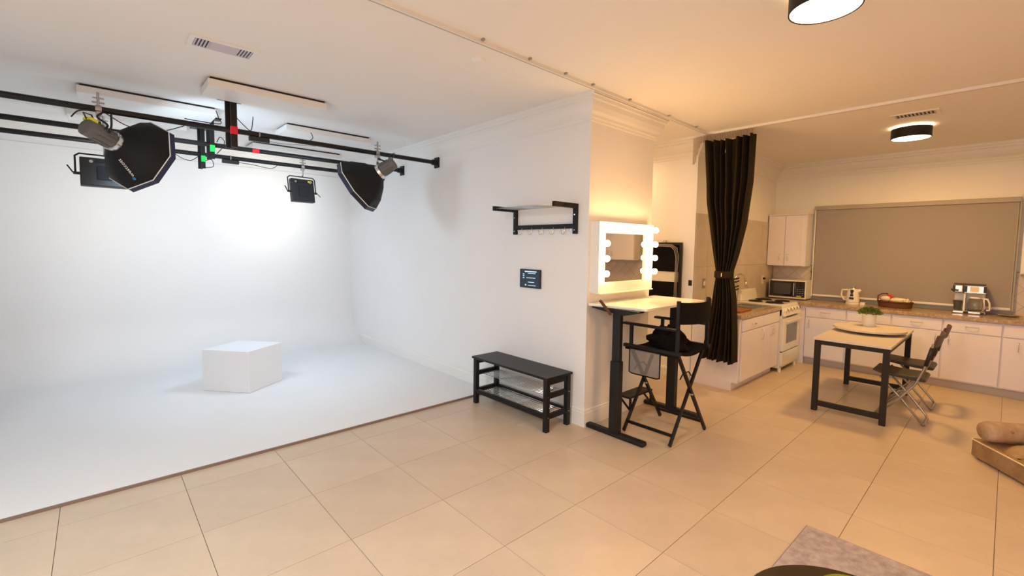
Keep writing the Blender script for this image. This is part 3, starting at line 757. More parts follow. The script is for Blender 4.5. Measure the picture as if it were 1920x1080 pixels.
# ================================================================== RECESS: folded rig on the wall
o = thing('folding_rack', 'black panelled folding stand with grey cable loops behind the lit mirror', 'rack', (5.38, 2.99, 1.07))
obj('upper_panel', B((5.385, 2.80, 1.36), (5.41, 3.22, 1.70)), M_FABRIC, o, bevel=.004)
obj('middle_panel', B((5.395, 2.83, 1.23), (5.405, 3.22, 1.36)), M_FRAME, o, label='pale gap panel')
obj('lower_panel', B((5.385, 2.80, .98), (5.415, 3.30, 1.23)), M_FABRIC, o, bevel=.004)
obj('frame', MB().box((5.375, 2.755, .98), (5.41, 2.785, 1.73)).box((5.375, 2.785, 1.70), (5.41, 3.26, 1.73)).box((5.375, 3.24, .98), (5.41, 3.26, 1.70)), M_LEG, o, bevel=.003)
obj('wall_bracket', MB().box((5.41, 2.99, 1.70), (5.44, 3.03, 1.76)).box((5.41, 2.99, 1.1), (5.44, 3.03, 1.16)), M_STEEL, o)
for k in range(3):
    d = k*.012
    dd_ = k*.004
    pts = [(5.365-d, 2.79+d, 1.0), (5.365-d, 2.80+d*.5, 1.3), (5.365-d, 2.785+d, 1.55), (5.365-d, 2.81+d, 1.66-d), (5.365-d, 2.88, 1.70-d), (5.365-d, 3.05, 1.705-d), (5.365-d, 3.2, 1.70-d)]
    obj('cable_loop', MB().tube(pts, .0045, 6), M_HOSE, o, smooth='all')
o = thing('wall_switch', 'small dark switch plate at the wall corner beside the curtain', 'switch', (XK, 2.655, 1.20))
obj('plate', B((XK-.008, 2.635, 1.195), (XK, 2.68, 1.265)), M_BLKPLAS, o, bevel=.002)
obj('rocker', B((XK-.012, 2.648, 1.215), (XK-.008, 2.667, 1.245)), M_LEG, o)
o = thing('wall_outlet', 'metal switch plate on the grey marble tiles left of the curtain', 'outlet', (5.69, YK, 1.15))
obj('plate', B((5.655, YK-.019, 1.155), (5.735, YK-.012, 1.28)), M_DOUT, o, bevel=.002)
obj('toggle', MB().box((5.685, YK-.03, 1.19), (5.70, YK-.019, 1.235)).box((5.70, YK-.026, 1.20), (5.715, YK-.019, 1.25)), M_FRAME, o)
o = thing('power_socket', 'white power socket beside the microwave with a plug in it', 'outlet', (7.45, YK, 1.17))
obj('plate', B((7.72, YK-.018, 1.12), (7.79, YK-.012, 1.25)), M_FRAME, o, bevel=.002)
obj('plug', B((7.735, YK-.05, 1.19), (7.775, YK-.018, 1.22)), M_BLKPLAS, o, bevel=.004)
cable('cable', [(7.755, YK-.05, 1.205), (7.80, YK-.09, 1.21), (7.90, YK-.12, 1.16), (7.99, YK-.13, 1.08)], 'grey cable from the wall socket to the microwave', .006, M_HOSE)

# ================================================================== CURTAIN
def lerp_tab(tab, z):
    for (z0, v0), (z1, v1) in zip(tab, tab[1:]):
        if z0 >= z >= z1: t = (z0-z)/(z0-z1); t = t; return v0+(v1-v0)*t
    return tab[0][1] if z > tab[0][0] else tab[-1][1]
LEFT = [(2.91, 2.49), (2.193, 2.435), (1.95, 2.385), (1.696, 2.335), (1.42, 2.279), (1.33, 2.272), (1.204, 2.288), (1.0, 2.305), (.824, 2.33), (.55, 2.375), (.36, 2.425)]
RIGHT = [(2.91, 1.93), (2.391, 1.935), (1.933, 1.98), (1.58, 2.05), (1.42, 2.092), (1.33, 2.095), (1.204, 2.07), (1.101, 2.055), (.742, 2.028), (.36, 2.010)]
o = thing('curtain', 'black floor-length curtain tied at its waist at the kitchen corner', 'curtain', (5.28, 2.22, .36))
nz, nu = 60, 120; zt, zb = 2.905, .36; mb = MB(); vs = []
for i in range(nz+1):
    z = zt+(zb-zt)*i/nz; L, R = lerp_tab(LEFT, z), lerp_tab(RIGHT, z); wdt = L-R
    tie = math.exp(-((z-1.36)/.22)**2)
    amp = .055*(.55+.45*min(1, wdt/.5)) * (1-.25*tie)
    for j in range(nu+1):
        u = j/nu
        ph = 7.0*2*PI*u + 1.3*math.sin(2.2*u*2*PI+1.0) + .6*math.sin(z*1.6+u*7) + .5*math.sin(5.1*u*2*PI)
        xx = 5.285 + amp*math.sin(ph) + .012*math.sin(2.3*ph+z*2)
        # gather to a round bundle at the tie
        xx -= .03*tie*math.sin(PI*u)
        zz = z - (.010*math.sin(ph*.5+1)+.01*math.sin(17*u) if i == nz else 0) - (.02*math.sin(PI*u) if i == 0 else 0)
        vs.append((xx, L+(R-L)*u+.006*math.cos(ph)*(1-u)*u*4, zz))
fs = [(i*(nu+1)+j, i*(nu+1)+j+1, (i+1)*(nu+1)+j+1, (i+1)*(nu+1)+j) for i in range(nz) for j in range(nu)]
mb.add(vs, fs); cu = obj('drape', mb, M_CURT, o, smooth='all')
md = cu.modifiers.new('thick', 'SOLIDIFY'); md.thickness = .003
mb = MB(); nn = 28
for i, z in enumerate((1.325, 1.345, 1.385, 1.405)):
    pass
mb.lathe([(1, 1.325), (1.05, 1.34), (1.05, 1.39), (1, 1.405)], (0,0,0), 28, capb=False, capt=False)
mb.v = [Vector((5.27+.068*p.x, 2.184+.098*p.y, p.z)) for p in mb.v]
obj('tie_band', mb, M_CURT, o, smooth='all')
obj('tie_clip', B((5.195, 2.175, 1.345), (5.202, 2.183, 1.385)), M_STEEL, o)
obj('price_tag', B((5.2235, 2.205, 2.73), (5.2255, 2.2085, 2.80)), M_FRAME, o, label='small white tag')
# net header under the track
mb = MB(); vs = []; N = 110
path = []
for k in range(N+1):
    u = k/N; y = 2.50-(2.50-1.93)*u
    path.append((5.283+.028*math.sin(u*2*PI*20)+.004, y))
for (x, y) in path: vs += [(x, y, 2.968), (x, y, 2.895)]
fs = [(2*k, 2*k+1, 2*k+3, 2*k+2) for k in range(N)]
mb.add(vs, fs); hd = obj('net_header', mb, M_NET, o, label='beige net header band'); 
for k in range(22):
    y = 2.49-k*.026; obj('hook', MB().tube([(5.283, y, 2.972), (5.277, y, 2.955), (5.286, y, 2.94)], .002, 5), M_STEEL, hd)
# stray end of the net hanging past the corner
mb = MB(); vs = []; N = 24
for k in range(N+1):
    u = k/N; y = 2.50+.09*u; x = 5.27-.02*u+.012*math.sin(u*30)
    vs += [(x, y, 2.968-.015*u), (x, y, 2.895-.25*min(1, u*1.3)**1.5)]
mb.add(vs, [(2*k, 2*k+1, 2*k+3, 2*k+2) for k in range(N)]); obj('net_header', mb, M_NET, o, label='loose end of the net band')

# ================================================================== KITCHEN
ZC = .90; TH = .045
def pull(parent, c, along, out, L=.10, m=M_CHROME):
    c = Vector(c); a = Vector(along).normalized(); n = Vector(out).normalized()
    pts = [c-a*L/2, c-a*L/2+n*.012, c-a*L*.25+n*.026, c+n*.028, c+a*L*.25+n*.026, c+a*L/2+n*.012, c+a*L/2]
    mb = MB().tube(pts, [.006, .004, .0035, .005, .0035, .004, .006], 6)
    obj('handle', mb, m, parent, smooth='all')
# sink-side base cabinet
cx0, cx1, cy0 = 5.44, 6.745, 2.05
o = thing('base_cabinet', 'white sink cabinet at the kitchen corner with one drawer, false front and three doors', 'cabinet', ((cx0+cx1)/2, 2.33, 0))
obj('body', MB().box((cx0, cy0, .10), (cx1, YK-.014, .72)).box((cx0, cy0, .72), (cx1, cy0+.02, ZC-TH)).box((cx0, YK-.034, .72), (cx1, YK-.014, ZC-TH)).box((cx0, cy0+.02, .72), (cx0+.02, YK-.034, ZC-TH)).box((cx1-.02, cy0+.02, .72), (cx1, YK-.034, ZC-TH)), M_CAB, o)
obj('plinth', B((cx0, cy0+.065, 0), (cx1, YK-.014, .10)), M_CAB, o)
obj('end_panel', MB().box((cx0-.012, cy0-.004, .10), (cx0, YK-.014, ZC-TH)).box((cx0-.012, cy0+.06, 0), (cx0, YK-.014, .10)), M_CAB, o, bevel=.001)
g = .004; yd = cy0-.019
dr = obj('drawer', B((5.50, yd, .70), (6.14, cy0-.001, .835)), M_CAB, o, bevel=.003); pull(dr, (5.83, yd, .765), (1,0,0), (0,-1,0))
obj('false_front', B((6.15, yd, .70), (6.735, cy0-.001, .835)), M_CAB, o, bevel=.003)
d = obj('door', B((5.50, yd, .11), (6.185, cy0-.001, .69)), M_CAB, o, bevel=.003); pull(d, (6.12, yd, .60), (0,0,1), (0,-1,0), .12)
d = obj('door', B((6.195, yd, .11), (6.46, cy0-.001, .69)), M_CAB, o, bevel=.003); pull(d, (6.42, yd, .61), (0,0,1), (0,-1,0), .12)
d = obj('door', B((6.468, yd, .11), (6.735, cy0-.001, .69)), M_CAB, o, bevel=.003); pull(d, (6.51, yd, .61), (0,0,1), (0,-1,0), .12)
# sink-side worktop with sink hole
sx0, sx1, sy0, sy1 = 6.02, 6.66, 2.14, 2.50
w = MB().box((5.405, 2.02, ZC-TH), (sx0, YK-.012, ZC)).box((sx1, 2.02, ZC-TH), (6.757, YK-.012, ZC)).box((sx0, 2.02, ZC-TH), (sx1, sy0, ZC)).box((sx0, sy1, ZC-TH), (sx1, YK-.012, ZC))
tag(obj('worktop', w, M_GRAN), 'speckled brown granite worktop around the sink', 'worktop')
o = thing('kitchen_sink', 'stainless steel sink set into the brown worktop', 'sink', (6.34, 2.32, ZC-.03))
q = MB(); t_ = .02
q.box((sx0-.015, sy0-.015, ZC), (sx1+.015, sy0+.01, ZC+.005)).box((sx0-.015, sy1-.01, ZC), (sx1+.015, sy1+.015, ZC+.005)).box((sx0-.015, sy0, ZC), (sx0+.01, sy1, ZC+.005)).box((sx1-.01, sy0, ZC), (sx1+.015, sy1, ZC+.005))
q.box((sx0+.33, sy0, ZC-.02), (sx0+.35, sy1, ZC+.004))
obj('rim', q, M_STEEL, o)
obj('basin', MB().box((sx0+.002, sy0+.002, ZC-.16), (sx1-.002, sy1-.002, ZC-.15)).box((sx0+.002, sy0+.002, ZC-.15), (sx0+.008, sy1-.002, ZC)).box((sx1-.008, sy0+.002, ZC-.15), (sx1-.002, sy1-.002, ZC)).box((sx0+.002, sy0+.002, ZC-.15), (sx1-.002, sy0+.008, ZC)).box((sx0+.002, sy1-.008, ZC-.15), (sx1-.002, sy1-.002, ZC)), M_STEEL, o)
o = thing('faucet', 'gooseneck chrome faucet behind the sink, partly behind the curtain', 'faucet', (6.46, 2.555, ZC))
obj('base', MB().lathe([(.03, ZC+.0), (.03, ZC+.012), (.02, ZC+.03), (.016, ZC+.08)], (6.46, 2.555, 0), 16), M_CHROME, o, smooth=True)
pts = [(6.46, 2.555, ZC+.07), (6.46, 2.555, ZC+.27)]+[(6.46+.16-.16*math.cos(a), 2.555-.05*math.sin(a/2), ZC+.27+.145*math.sin(a)) for a in [k/8*PI*.86 for k in range(1, 9)]]
e = Vector(pts[-1]); pts.append(e+Vector((.015, -.005, -.04)))
obj('spout', MB().tube(pts, .013, 12), M_CHROME, o, smooth='all')
obj('spray_head', MB().tube([e+Vector((.012, -.004, -.03)), e+Vector((.035, -.012, -.12))], [.016, .021], 12), M_CHROME, o, smooth='all')
obj('lever', MB().tube([(6.48, 2.55, ZC+.06), (6.54, 2.53, ZC+.09)], .007, 8), M_CHROME, o, smooth='all')
o = thing('dish_rack', 'small black rack with prongs beside the faucet, behind the curtain edge', 'rack', (6.08, 2.545, ZC))
obj('post', MB().cyl((6.10, 2.575, ZC+.004), (6.10, 2.575, 1.30), .009, 8).lathe([(.05, ZC+.0005), (.05, ZC+.01)], (6.10, 2.545, 0), 16), M_BLACKM, o)
for z in (1.27, 1.23, 1.165, 1.125): obj('prong', MB().tube([(6.10, 2.565, z), (6.20, 2.50, z-.012), (6.30, 2.44, z-.01), (6.33, 2.42, z+.004)], .010, 8), M_BLACKM, o, smooth='all')
o = thing('cutting_board', 'red-brown cutting board lying on the granite beside the curtain', 'board', (5.80, 2.24, ZC))
obj('board', B((5.62, 2.12, ZC+.0005), (6.0, 2.33, ZC+.018)), M_BOARD, o, bevel=.006)

# stove
ox0, ox1, oy0 = 6.765, 7.465, 1.985
o = thing('stove', 'white freestanding electric stove with front knobs and oven window', 'stove', ((ox0+ox1)/2, 2.28, 0))
obj('body', B((ox0, oy0+.03, .05), (ox1, YK-.014, .885)), M_STOVE, o, bevel=.004)
ct = obj('cooktop', B((ox0-.004, oy0+.05, .885), (ox1+.004, YK-.014, .915)), M_STOVE, o, bevel=.008)
for bx, by, r in ((ox0+.19, 2.17, .10), (ox1-.19, 2.17, .085), (ox0+.19, 2.42, .08), (ox1-.19, 2.42, .10)):
    bn = obj('burner', MB().lathe([(r+.018, .915), (r+.018, .918), (r+.005, .9175)], (bx, by, 0), 24), M_STEEL, o)
    q = MB()
    for rr_ in (r, r*.68, r*.36): q.tube([(bx+rr_*math.cos(a), by+rr_*math.sin(a), .924) for a in [k/20*2*PI for k in range(20)]], .0085, 6, closed=True)
    obj('coil', q, M_BLACKM, bn)
q = MB(); yb3 = YK-.075
q.add([(ox0+.01, yb3, .915), (ox1-.06, yb3, .915), (ox1-.06, YK-.014, .915), (ox0+.01, YK-.014, .915), (ox0+.04, yb3+.02, 1.075), (ox1-.10, yb3+.02, 1.075), (ox1-.10, YK-.014, 1.075), (ox0+.04, YK-.014, 1.075)],
      [(3,2,1,0), (4,5,6,7), (0,1,5,4), (1,2,6,5), (2,3,7,6), (3,0,4,7)])
obj('backguard', q, M_STOVE, o, bevel=.012, seg=3)
q = MB(); q.add([(ox0, oy0-.01, .765), (ox1, oy0-.01, .765), (ox1, oy0+.06, .765), (ox0, oy0+.06, .765), (ox0, oy0+.045, .905), (ox1, oy0+.045, .905), (ox1, oy0+.06, .905), (ox0, oy0+.06, .905)],
      [(3,2,1,0), (4,5,6,7), (0,1,5,4), (1,2,6,5), (2,3,7,6), (3,0,4,7)])
cp = obj('control_panel', q, M_STOVE, o, bevel=.006)
nv = Vector((0, -.14, .055)).normalized()
for k in range(5):
    x = ox0+.09+k*(ox1-ox0-.18)/4; c = Vector((x, oy0+.018, .838))
    kb = obj('knob', MB().lathe([(.034, 0), (.034, .008), (.022, .012), (.019, .032)], c, 16, axis=nv), M_STOVE, cp, smooth=True)
    q = MB().bar(c+nv*.032+Vector((0, 0, -.0)), c+nv*.040, .008, .036, (0, .4, .9)); q2 = obj('knob_mark', q, M_GREYPL, cp)
dr = obj('oven_door', B((ox0+.004, oy0, .285), (ox1-.004, oy0+.03, .735)), M_STOVE, o, bevel=.005)
obj('window', B((ox0+.13, oy0-.003, .385), (ox1-.13, oy0+.002, .64)), M_OVEN, dr)
obj('handle', MB().bar((ox0+.06, oy0-.035, .70), (ox1-.06, oy0-.035, .70), .02, .018).bar((ox0+.08, oy0-.03, .70), (ox0+.08, oy0, .70), .02, .018).bar((ox1-.08, oy0-.03, .70), (ox1-.08, oy0, .70), .02, .018), M_STOVE, dr, bevel=.003)
obj('vent_slot', MB().box((ox0+.15, oy0-.001, .748), (ox1-.15, oy0+.02, .757)), M_GREYPL, o)
obj('door_gap', B((ox0+.004, oy0+.012, .272), (ox1-.004, oy0+.035, .286)), M_GAP, o)
obj('warming_drawer', B((ox0+.004, oy0, .09), (ox1-.004, oy0+.03, .273)), M_STOVE, o, bevel=.005)
for x in (ox0+.04, ox1-.04):
    for y in (oy0+.04, YK-.08): obj('foot', MB().cyl((x, y, 0), (x, y, .06), .022, 12), M_STOVE, o, smooth=True)

# blind-wall base cabinets
fx = 7.60
ys = [1.955, 1.465, .985, .497, .0, -.52, -1.04, -1.56]
labs = ['white base cabinet in the kitchen corner beside the stove', 'white base cabinet behind the round board on the table', 'white base cabinet behind the folding chairs, below the basket',
        'white base cabinet below the coffee maker', 'white base cabinet at the right edge of the picture', 'white base cabinet right of the picture edge', 'white base cabinet farthest right, only seen in the mirror']
for k, (a, b) in enumerate(zip(ys, ys[1:])):
    o = thing('base_cabinet', labs[k], 'cabinet', (7.9, (a+b)/2, 0), 0, 'white base cabinets under the blind')
    obj('body', B((fx, b, .10), (XB-.002, a, ZC-TH)), M_CAB, o)
    obj('plinth', B((fx+.055, b, 0), (XB-.002, a, .10)), mat('grey_plinth', (.55, .50, .48), .5), o)
    dr = obj('drawer', B((fx-.018, b+.008, .70), (fx-.001, a-.008, .84)), M_CAB, o, bevel=.003)
    if k != 1: pull(dr, (fx-.018, (a+b)/2, .775), (0,1,0), (-1,0,0), .11)
    d = obj('door', B((fx-.018, b+.008, .115), (fx-.001, a-.008, .69)), M_CAB, o, bevel=.003)
    hy = {0: a-.06, 1: a-.06, 2: b+.06, 3: a-.06, 4: a-.13, 5: b+.06, 6: a-.06}[k]
    pull(d, (fx-.018, hy, .60), (0,0,1), (-1,0,0), .10)
o = obj('corner_filler', MB().box((ox1+.012, 2.03, .10), (fx-.001, YK-.014, ZC-TH)).box((fx, 1.957, .0), (XB-.002, YK-.014, ZC-TH)), M_CAB)
tag(o, 'white filler panel in the corner between stove and base cabinets', 'filler panel')
w = MB().prism([(fx-.04, -1.6), (XB-.011, -1.6), (XB-.011, YK-.013), (7.474, YK-.013), (7.474, 2.02), (fx-.04, 2.02)], ZC-TH, ZC)
tag(obj('worktop', w, M_GRAN), 'long brown granite worktop below the grey blind', 'worktop')

# upper cabinets
def upper(y0, y1, z0, z1, label):
    o = thing('wall_cabinet', label, 'cabinet', (8.0, (y0+y1)/2, z0), 0, 'white wall cabinets beside the blind')
    obj('body', B((7.90, y0, z0), (XB-.001, y1, z1)), M_CAB, o)
    obj('top_trim', B((7.885, y0-.006, z1), (XB-.001, y1, z1+.015)), M_CAB, o)
    mid = y0+.045+(y1-y0-.045)/2
    for a, b, hy in ((y0+.045, mid-.003, mid-.055), (mid+.003, y1-.006, mid+.055)):
        d = obj('door', B((7.882, a, z0+.004), (7.899, b, z1-.008)), M_CAB, o, bevel=.004)
        pull(d, (7.882, hy, z0+.13), (0,0,1), (-1,0,0), .10)
    return o
upper(2.075, YK-.014, 1.41, 2.19, 'white two-door wall cabinet above the microwave')
upper(-1.25, -.095, 1.41, 2.19, 'white wall cabinet cut off by the right picture edge')

# roller blind
o = thing('roller_blind', 'wide grey-brown roller blind covering the kitchen window', 'blind', (8.15, 1.0, .95))
obj('cloth', B((8.148, -.045, .985), (8.152, 2.02, 2.27)), M_BLIND, o)
obj('cassette', MB().box((8.125, -.06, 2.265), (XB-.002, 2.035, 2.325)), mat('blind_cassette', (.40, .36, .32), .5), o, bevel=.006)
obj('cloth_edge', B((8.1455, -.045, .985), (8.148, -.035, 2.27)), mat('blind_cassette', (0,0,0)), o)
obj('bottom_bar', B((8.14, -.045, .96), (8.160, 2.02, .987)), M_FRAME, o, bevel=.003)
for y in (2.033, -.06): obj('side_guide', B((8.14, y-.006, .95), (8.165, y+.008, 2.265)), M_FRAME if y > 1 else mat('blind_cassette', (0,0,0)), o)

# microwave
o = thing('microwave', 'white framed microwave with black glass door on the corner worktop', 'microwave', (8.05, 2.3, ZC))
y0, y1, z0, z1, xf = 2.035, 2.545, ZC+.012, 1.195, 7.86
obj('body', B((xf, y0, z0), (8.17, y1, z1)), M_STOVE, o, bevel=.006)
dr = obj('door', B((xf-.012, y0+.14, z0+.028), (xf, y1-.014, z1-.018)), M_GLASSD, o, bevel=.003)
obj('window', B((xf-.0135, y0+.20, z0+.065), (xf-.0125, y1-.07, z1-.05)), mat('microwave_window', (.055, .06, .075), .25), dr)
obj('handle', B((xf-.03, y0+.15, z0+.05), (xf-.016, y0+.162, z1-.04)), M_STEEL, dr, bevel=.003)
cp = obj('control_panel', B((xf-.010, y0+.014, z0+.028), (xf, y0+.136, z1-.018)), M_GLASSD, o, bevel=.002)
q = MB()
for i in range(3):
    for j in range(4): q.box((xf-.0115, y0+.030+i*.034, z0+.055+j*.03), (xf-.0100, y0+.05+i*.034, z0+.062+j*.03))
obj('key_mark', q, M_HOSE, cp, kind='stuff')
obj('label_plate', B((xf-.0118, y0+.055, z0+.032), (xf-.010, y0+.12, z0+.045)), M_YEL, cp)
for yy in (y0+.05, y1-.05):
    for xx in (xf+.05, 8.12): obj('foot', MB().cyl((xx, yy, ZC), (xx, yy, z0), .012, 8), M_BLKPLAS, o)

# kettle
kx, ky = 7.95, 1.475
o = thing('kettle', 'white electric kettle with dark water gauge in front of the blind', 'kettle', (kx, ky, ZC))
obj('base', MB().lathe([(.082, ZC), (.082, ZC+.018), (.07, ZC+.024)], (kx, ky, 0), 24), M_FRAME, o, smooth=True)
obj('body', MB().lathe([(.078, ZC+.026), (.08, ZC+.05), (.07, ZC+.15), (.062, ZC+.205), (.055, ZC+.215)], (kx, ky, 0), 24), M_FRAME, o, smooth=True)
obj('lid', MB().lathe([(.055, ZC+.215), (.05, ZC+.228), (.012, ZC+.232), (.010, ZC+.245)], (kx, ky, 0), 20), M_STEEL, o, smooth=True)
obj('handle', MB().tube([(kx-.01, ky+.06, ZC+.20), (kx-.01, ky+.125, ZC+.195), (kx-.01, ky+.135, ZC+.12), (kx-.01, ky+.105, ZC+.06), (kx-.01, ky+.072, ZC+.055)], .012, 8), M_FRAME, o, smooth='all')
q = MB(); q.x = Matrix.Translation((kx, ky, 0)) @ Matrix.Rotation(PI+.0, 4, 'Z')
for z, w_, r in ((.07, .026, .079), (.115, .018, .0765), (.15, .013, .073), (.175, .02, .071)): q.box((r-.012, -w_, ZC+z), (r+.003, w_, ZC+z+.03))
obj('water_gauge', q, M_BLKPLAS, o)
obj('spout', MB().tube([(kx-.0, ky-.055, ZC+.17), (kx, ky-.085, ZC+.21)], [.026, .018], 10), M_FRAME, o, smooth='all')
tag(obj('white_adaptor', MB().box((7.9, 1.325, ZC), (7.95, 1.38, ZC+.035)).tube([(7.925, 1.38, ZC+.012), (7.93, 1.40, ZC+.006), (7.935, 1.42, ZC+.006)], .004, 6), M_FRAME, bevel=.004), 'small white plug adaptor beside the kettle', 'adaptor')

# basket with hen figurine
tx, ty = 7.93, 1.005
o = thing('wicker_basket', 'low dark wicker basket on the worktop right of the kettle', 'basket', (tx, ty, ZC))
q = MB(); q.lathe([(.92, ZC), (1.0, ZC+.005), (1.06, ZC+.075), (1.0, ZC+.078), (.95, ZC+.012), (.0, ZC+.012)], (0,0,0), 24, capt=False)
q.v = [Vector((tx+.10*p.x, ty+.175*p.y, p.z)) for p in q.v]; obj('body', q, M_BASKET, o, smooth=True)
obj('rim', MB().tube([(tx+.105*math.cos(a), ty+.185*math.sin(a), ZC+.078) for a in [k/28*2*PI for k in range(28)]], .009, 6, closed=True), M_BASKET, o, smooth='all')
obj('handle', MB().tube([(tx-.03, ty+.18, ZC+.075), (tx-.03, ty+.178, ZC+.15), (tx-.02, ty+.14, ZC+.178), (tx, ty+.09, ZC+.182), (tx+.05, ty+.07, ZC+.16), (tx+.09, ty+.09, ZC+.08)], .009, 6), M_BASKET, o, smooth='all')
o = thing('hen_figurine', 'cream ceramic hen figurine with red comb sitting in the wicker basket', 'figurine', (tx, ty, ZC+.06))
obj('body', blob((tx-.01, ty-.035, ZC+.10), .1, (.42, 1.05, .36), .10, 1.2, seed=1), M_CERAM, o, smooth='all')
obj('head', blob((tx-.02, ty+.095, ZC+.115), .05, (.6, 1.2, .75), .06, 1, 14, 8), M_CERAM, o, smooth='all')
obj('comb', MB().sphere((tx-.02, ty+.062, ZC+.160), .022, 10, 6, sc=(.35, 1, 1.1)).sphere((tx-.02, ty+.035, ZC+.145), .016, 8, 6, sc=(.4, 1, 1)).sphere((tx-.03, ty+.05, ZC+.115), .017, 8, 6, sc=(.5, 1, 1.4)), M_REDC, o, smooth='all')
obj('beak', MB().lathe([(.012, 0), (.001, .03)], (tx-.022, ty+.145, ZC+.112), 8, axis=(0, 1, -.1)), M_REDC, o)
obj('tail', blob((tx-.03, ty-.132, ZC+.085), .05, (.5, .45, 1.0), .1, 1, 14, 8), M_CERAM, o, smooth='all')
q = MB()
for k in range(60):
    a = random.uniform(0, 2*PI); r = random.uniform(0, 1); c = Vector((tx+.06*r*math.cos(a), ty-.10+.07*r*math.sin(a)-.01, ZC+.05+random.uniform(0, .055))); d = Vector((random.uniform(-1,1), random.uniform(-1,1), random.uniform(0,.8))).normalized()*.03; s_ = d.cross(Vector((0,0,1))).normalized()*.007
    q.add([c, c+d*.5+s_, c+d, c+d*.5-s_], [(0,1,2,3)])
o2 = obj('artificial_greenery', q, M_LEAF); tag(o2, 'sprigs of green leaves at the right end of the wicker basket', 'greenery'); o2['kind'] = 'stuff'

# coffee maker
mx, y1_ = 7.98, .445
o = thing('coffee_maker', 'chrome two-sided coffee maker with glass carafe on the worktop', 'coffee maker', (mx, .31, ZC))
obj('base_plate', B((mx-.12, .155, ZC), (mx+.12, .45, ZC+.04)), M_CHROME, o, bevel=.015, seg=3)
obj('tower', B((mx+.03, .17, ZC+.04), (mx+.12, .44, ZC+.25)), M_STOVE, o, bevel=.008)
obj('divider', B((mx-.09, .335, ZC+.04), (mx+.03, .352, ZC+.25)), M_STOVE, o, bevel=.003)
obj('top_housing', B((mx-.11, .16, ZC+.25), (mx+.12, .355, ZC+.355)), M_CHROME, o, bevel=.012, seg=3)
obj('pod_housing', B((mx-.11, .362, ZC+.26), (mx+.12, .455, ZC+.355)), M_CHROME, o, bevel=.012, seg=3)
obj('pod_lever', MB().bar((mx-.115, .47, ZC+.295), (mx-.115, .40, ZC+.285), .03, .02), M_BLKPLAS, o, bevel=.004)
obj('control_panel', B((mx-.114, .225, ZC+.275), (mx-.110, .30, ZC+.335)), M_GOLD, o)
for ya_, yb4 in ((.160, .185), (.325, .352), (.43, .452)): obj('reflection_strip', B((mx-.1125, ya_, ZC+.268), (mx-.109, yb4, ZC+.345)), M_BLKPLAS, o)  # black strips painted as dark reflections in the chrome, here and on the base
for ya_, yb4 in ((.30, .345), (.165, .20)): obj('reflection_strip', B((mx-.122, ya_, ZC+.008), (mx-.119, yb4, ZC+.032)), M_BLKPLAS, o)
obj('lid', B((mx-.09, .17, ZC+.355), (mx+.11, .45, ZC+.365)), M_BLKPLAS, o, bevel=.004)
o = thing('glass_carafe', 'glass coffee carafe with white handle standing on the coffee maker', 'carafe', (mx-.05, .245, ZC+.041))
cz = ZC+.042; cxx, cyy = mx-.045, .252
obj('pot', MB().lathe([(.055, cz), (.068, cz+.02), (.072, cz+.08), (.06, cz+.13), (.05, cz+.15), (.047, cz+.15), (.057, cz+.13), (.069, cz+.08), (.065, cz+.022), (.052, cz+.004)], (cxx, cyy, 0), 24), M_GLASS, o, smooth=True)
obj('collar', MB().lathe([(.052, cz+.15), (.055, cz+.152), (.053, cz+.17), (.02, cz+.175)], (cxx, cyy, 0), 20), M_FRAME, o, smooth=True)
obj('handle', MB().tube([(cxx-.01, cyy-.055, cz+.155), (cxx-.02, cyy-.105, cz+.15), (cxx-.02, cyy-.125, cz+.10), (cxx-.02, cyy-.13, cz+.02), (cxx-.02, cyy-.10, cz+.015)], .010, 8).tube([(cxx-.02, cyy-.075, cz+.15), (cxx-.02, cyy-.085, cz+.03)], .007, 6), M_FRAME, o, smooth='all')
o = thing('grey_cup', 'dark grey cup under the left spout of the coffee maker', 'cup', (mx-.06, .405, ZC+.041))
obj('cup', MB().lathe([(.032, cz), (.044, cz+.115), (.041, cz+.115), (.030, cz+.006)], (mx-.06, .402, 0), 20), M_CUP, o, smooth=True)
o = thing('glass_plate', 'clear glass plate on the worktop right of the coffee maker', 'plate', (8.0, -.03, ZC))
obj('dish', MB().lathe([(.07, ZC+.001), (.11, ZC+.02), (.107, ZC+.022), (.068, ZC+.005)], (7.95, -.04, 0), 28), M_GLASS, o, smooth=True)

# ================================================================== TABLE
o = thing('dining_table', 'rectangular table with pale top and dark square metal frame', 'table', (6.15, 1.0, 0))
ta, tb, tc, td = 5.44, 6.87, .70, 1.305
obj('table_top', B((ta-.012, tc-.012, .738), (tb+.012, td+.012, .762)), M_WOOD, o, bevel=.003)
for x in (ta, tb-.05):
    for y in (tc, td-.05): obj('leg', B((x, y, 0), (x+.05, y+.05, .738)), M_LEG, o, bevel=.003)
    obj('stretcher', B((x+.004, tc+.05, .055), (x+.046, td-.05, .105)), M_LEG, o, bevel=.002)
    obj('top_rail', B((x+.004, tc+.05, .693), (x+.046, td-.05, .738)), M_LEG, o, bevel=.002)
for y in (tc+.004, td-.046): obj('side_rail', B((ta+.05, y, .693), (tb-.05, y+.042, .738)), M_LEG, o, bevel=.002)
o = thing('lazy_susan', 'round pale turntable board lying on the dining table', 'turntable', (6.33, 1.0, .762))
dc = (6.27, 1.0, 0)
obj('board', MB().lathe([(.318, .790), (.325, .794), (.325, .812), (.321, .816)], dc, 56), M_WOOD, o, smooth=True)
obj('swivel_base', MB().lathe([(.13, .7625), (.13, .790)], dc, 28), M_LEG, o, smooth=True)
px_, py_ = 6.38, 1.02
o = thing('potted_plant', 'small white pot with bushy green plant on the round board', 'plant', (px_, py_, .816))
obj('pot', MB().lathe([(.052, .823), (.062, .85), (.066, .935), (.068, .94), (.068, .952), (.060, .952), (.058, .93)], (px_, py_, 0), 28), M_POT, o, smooth=True)
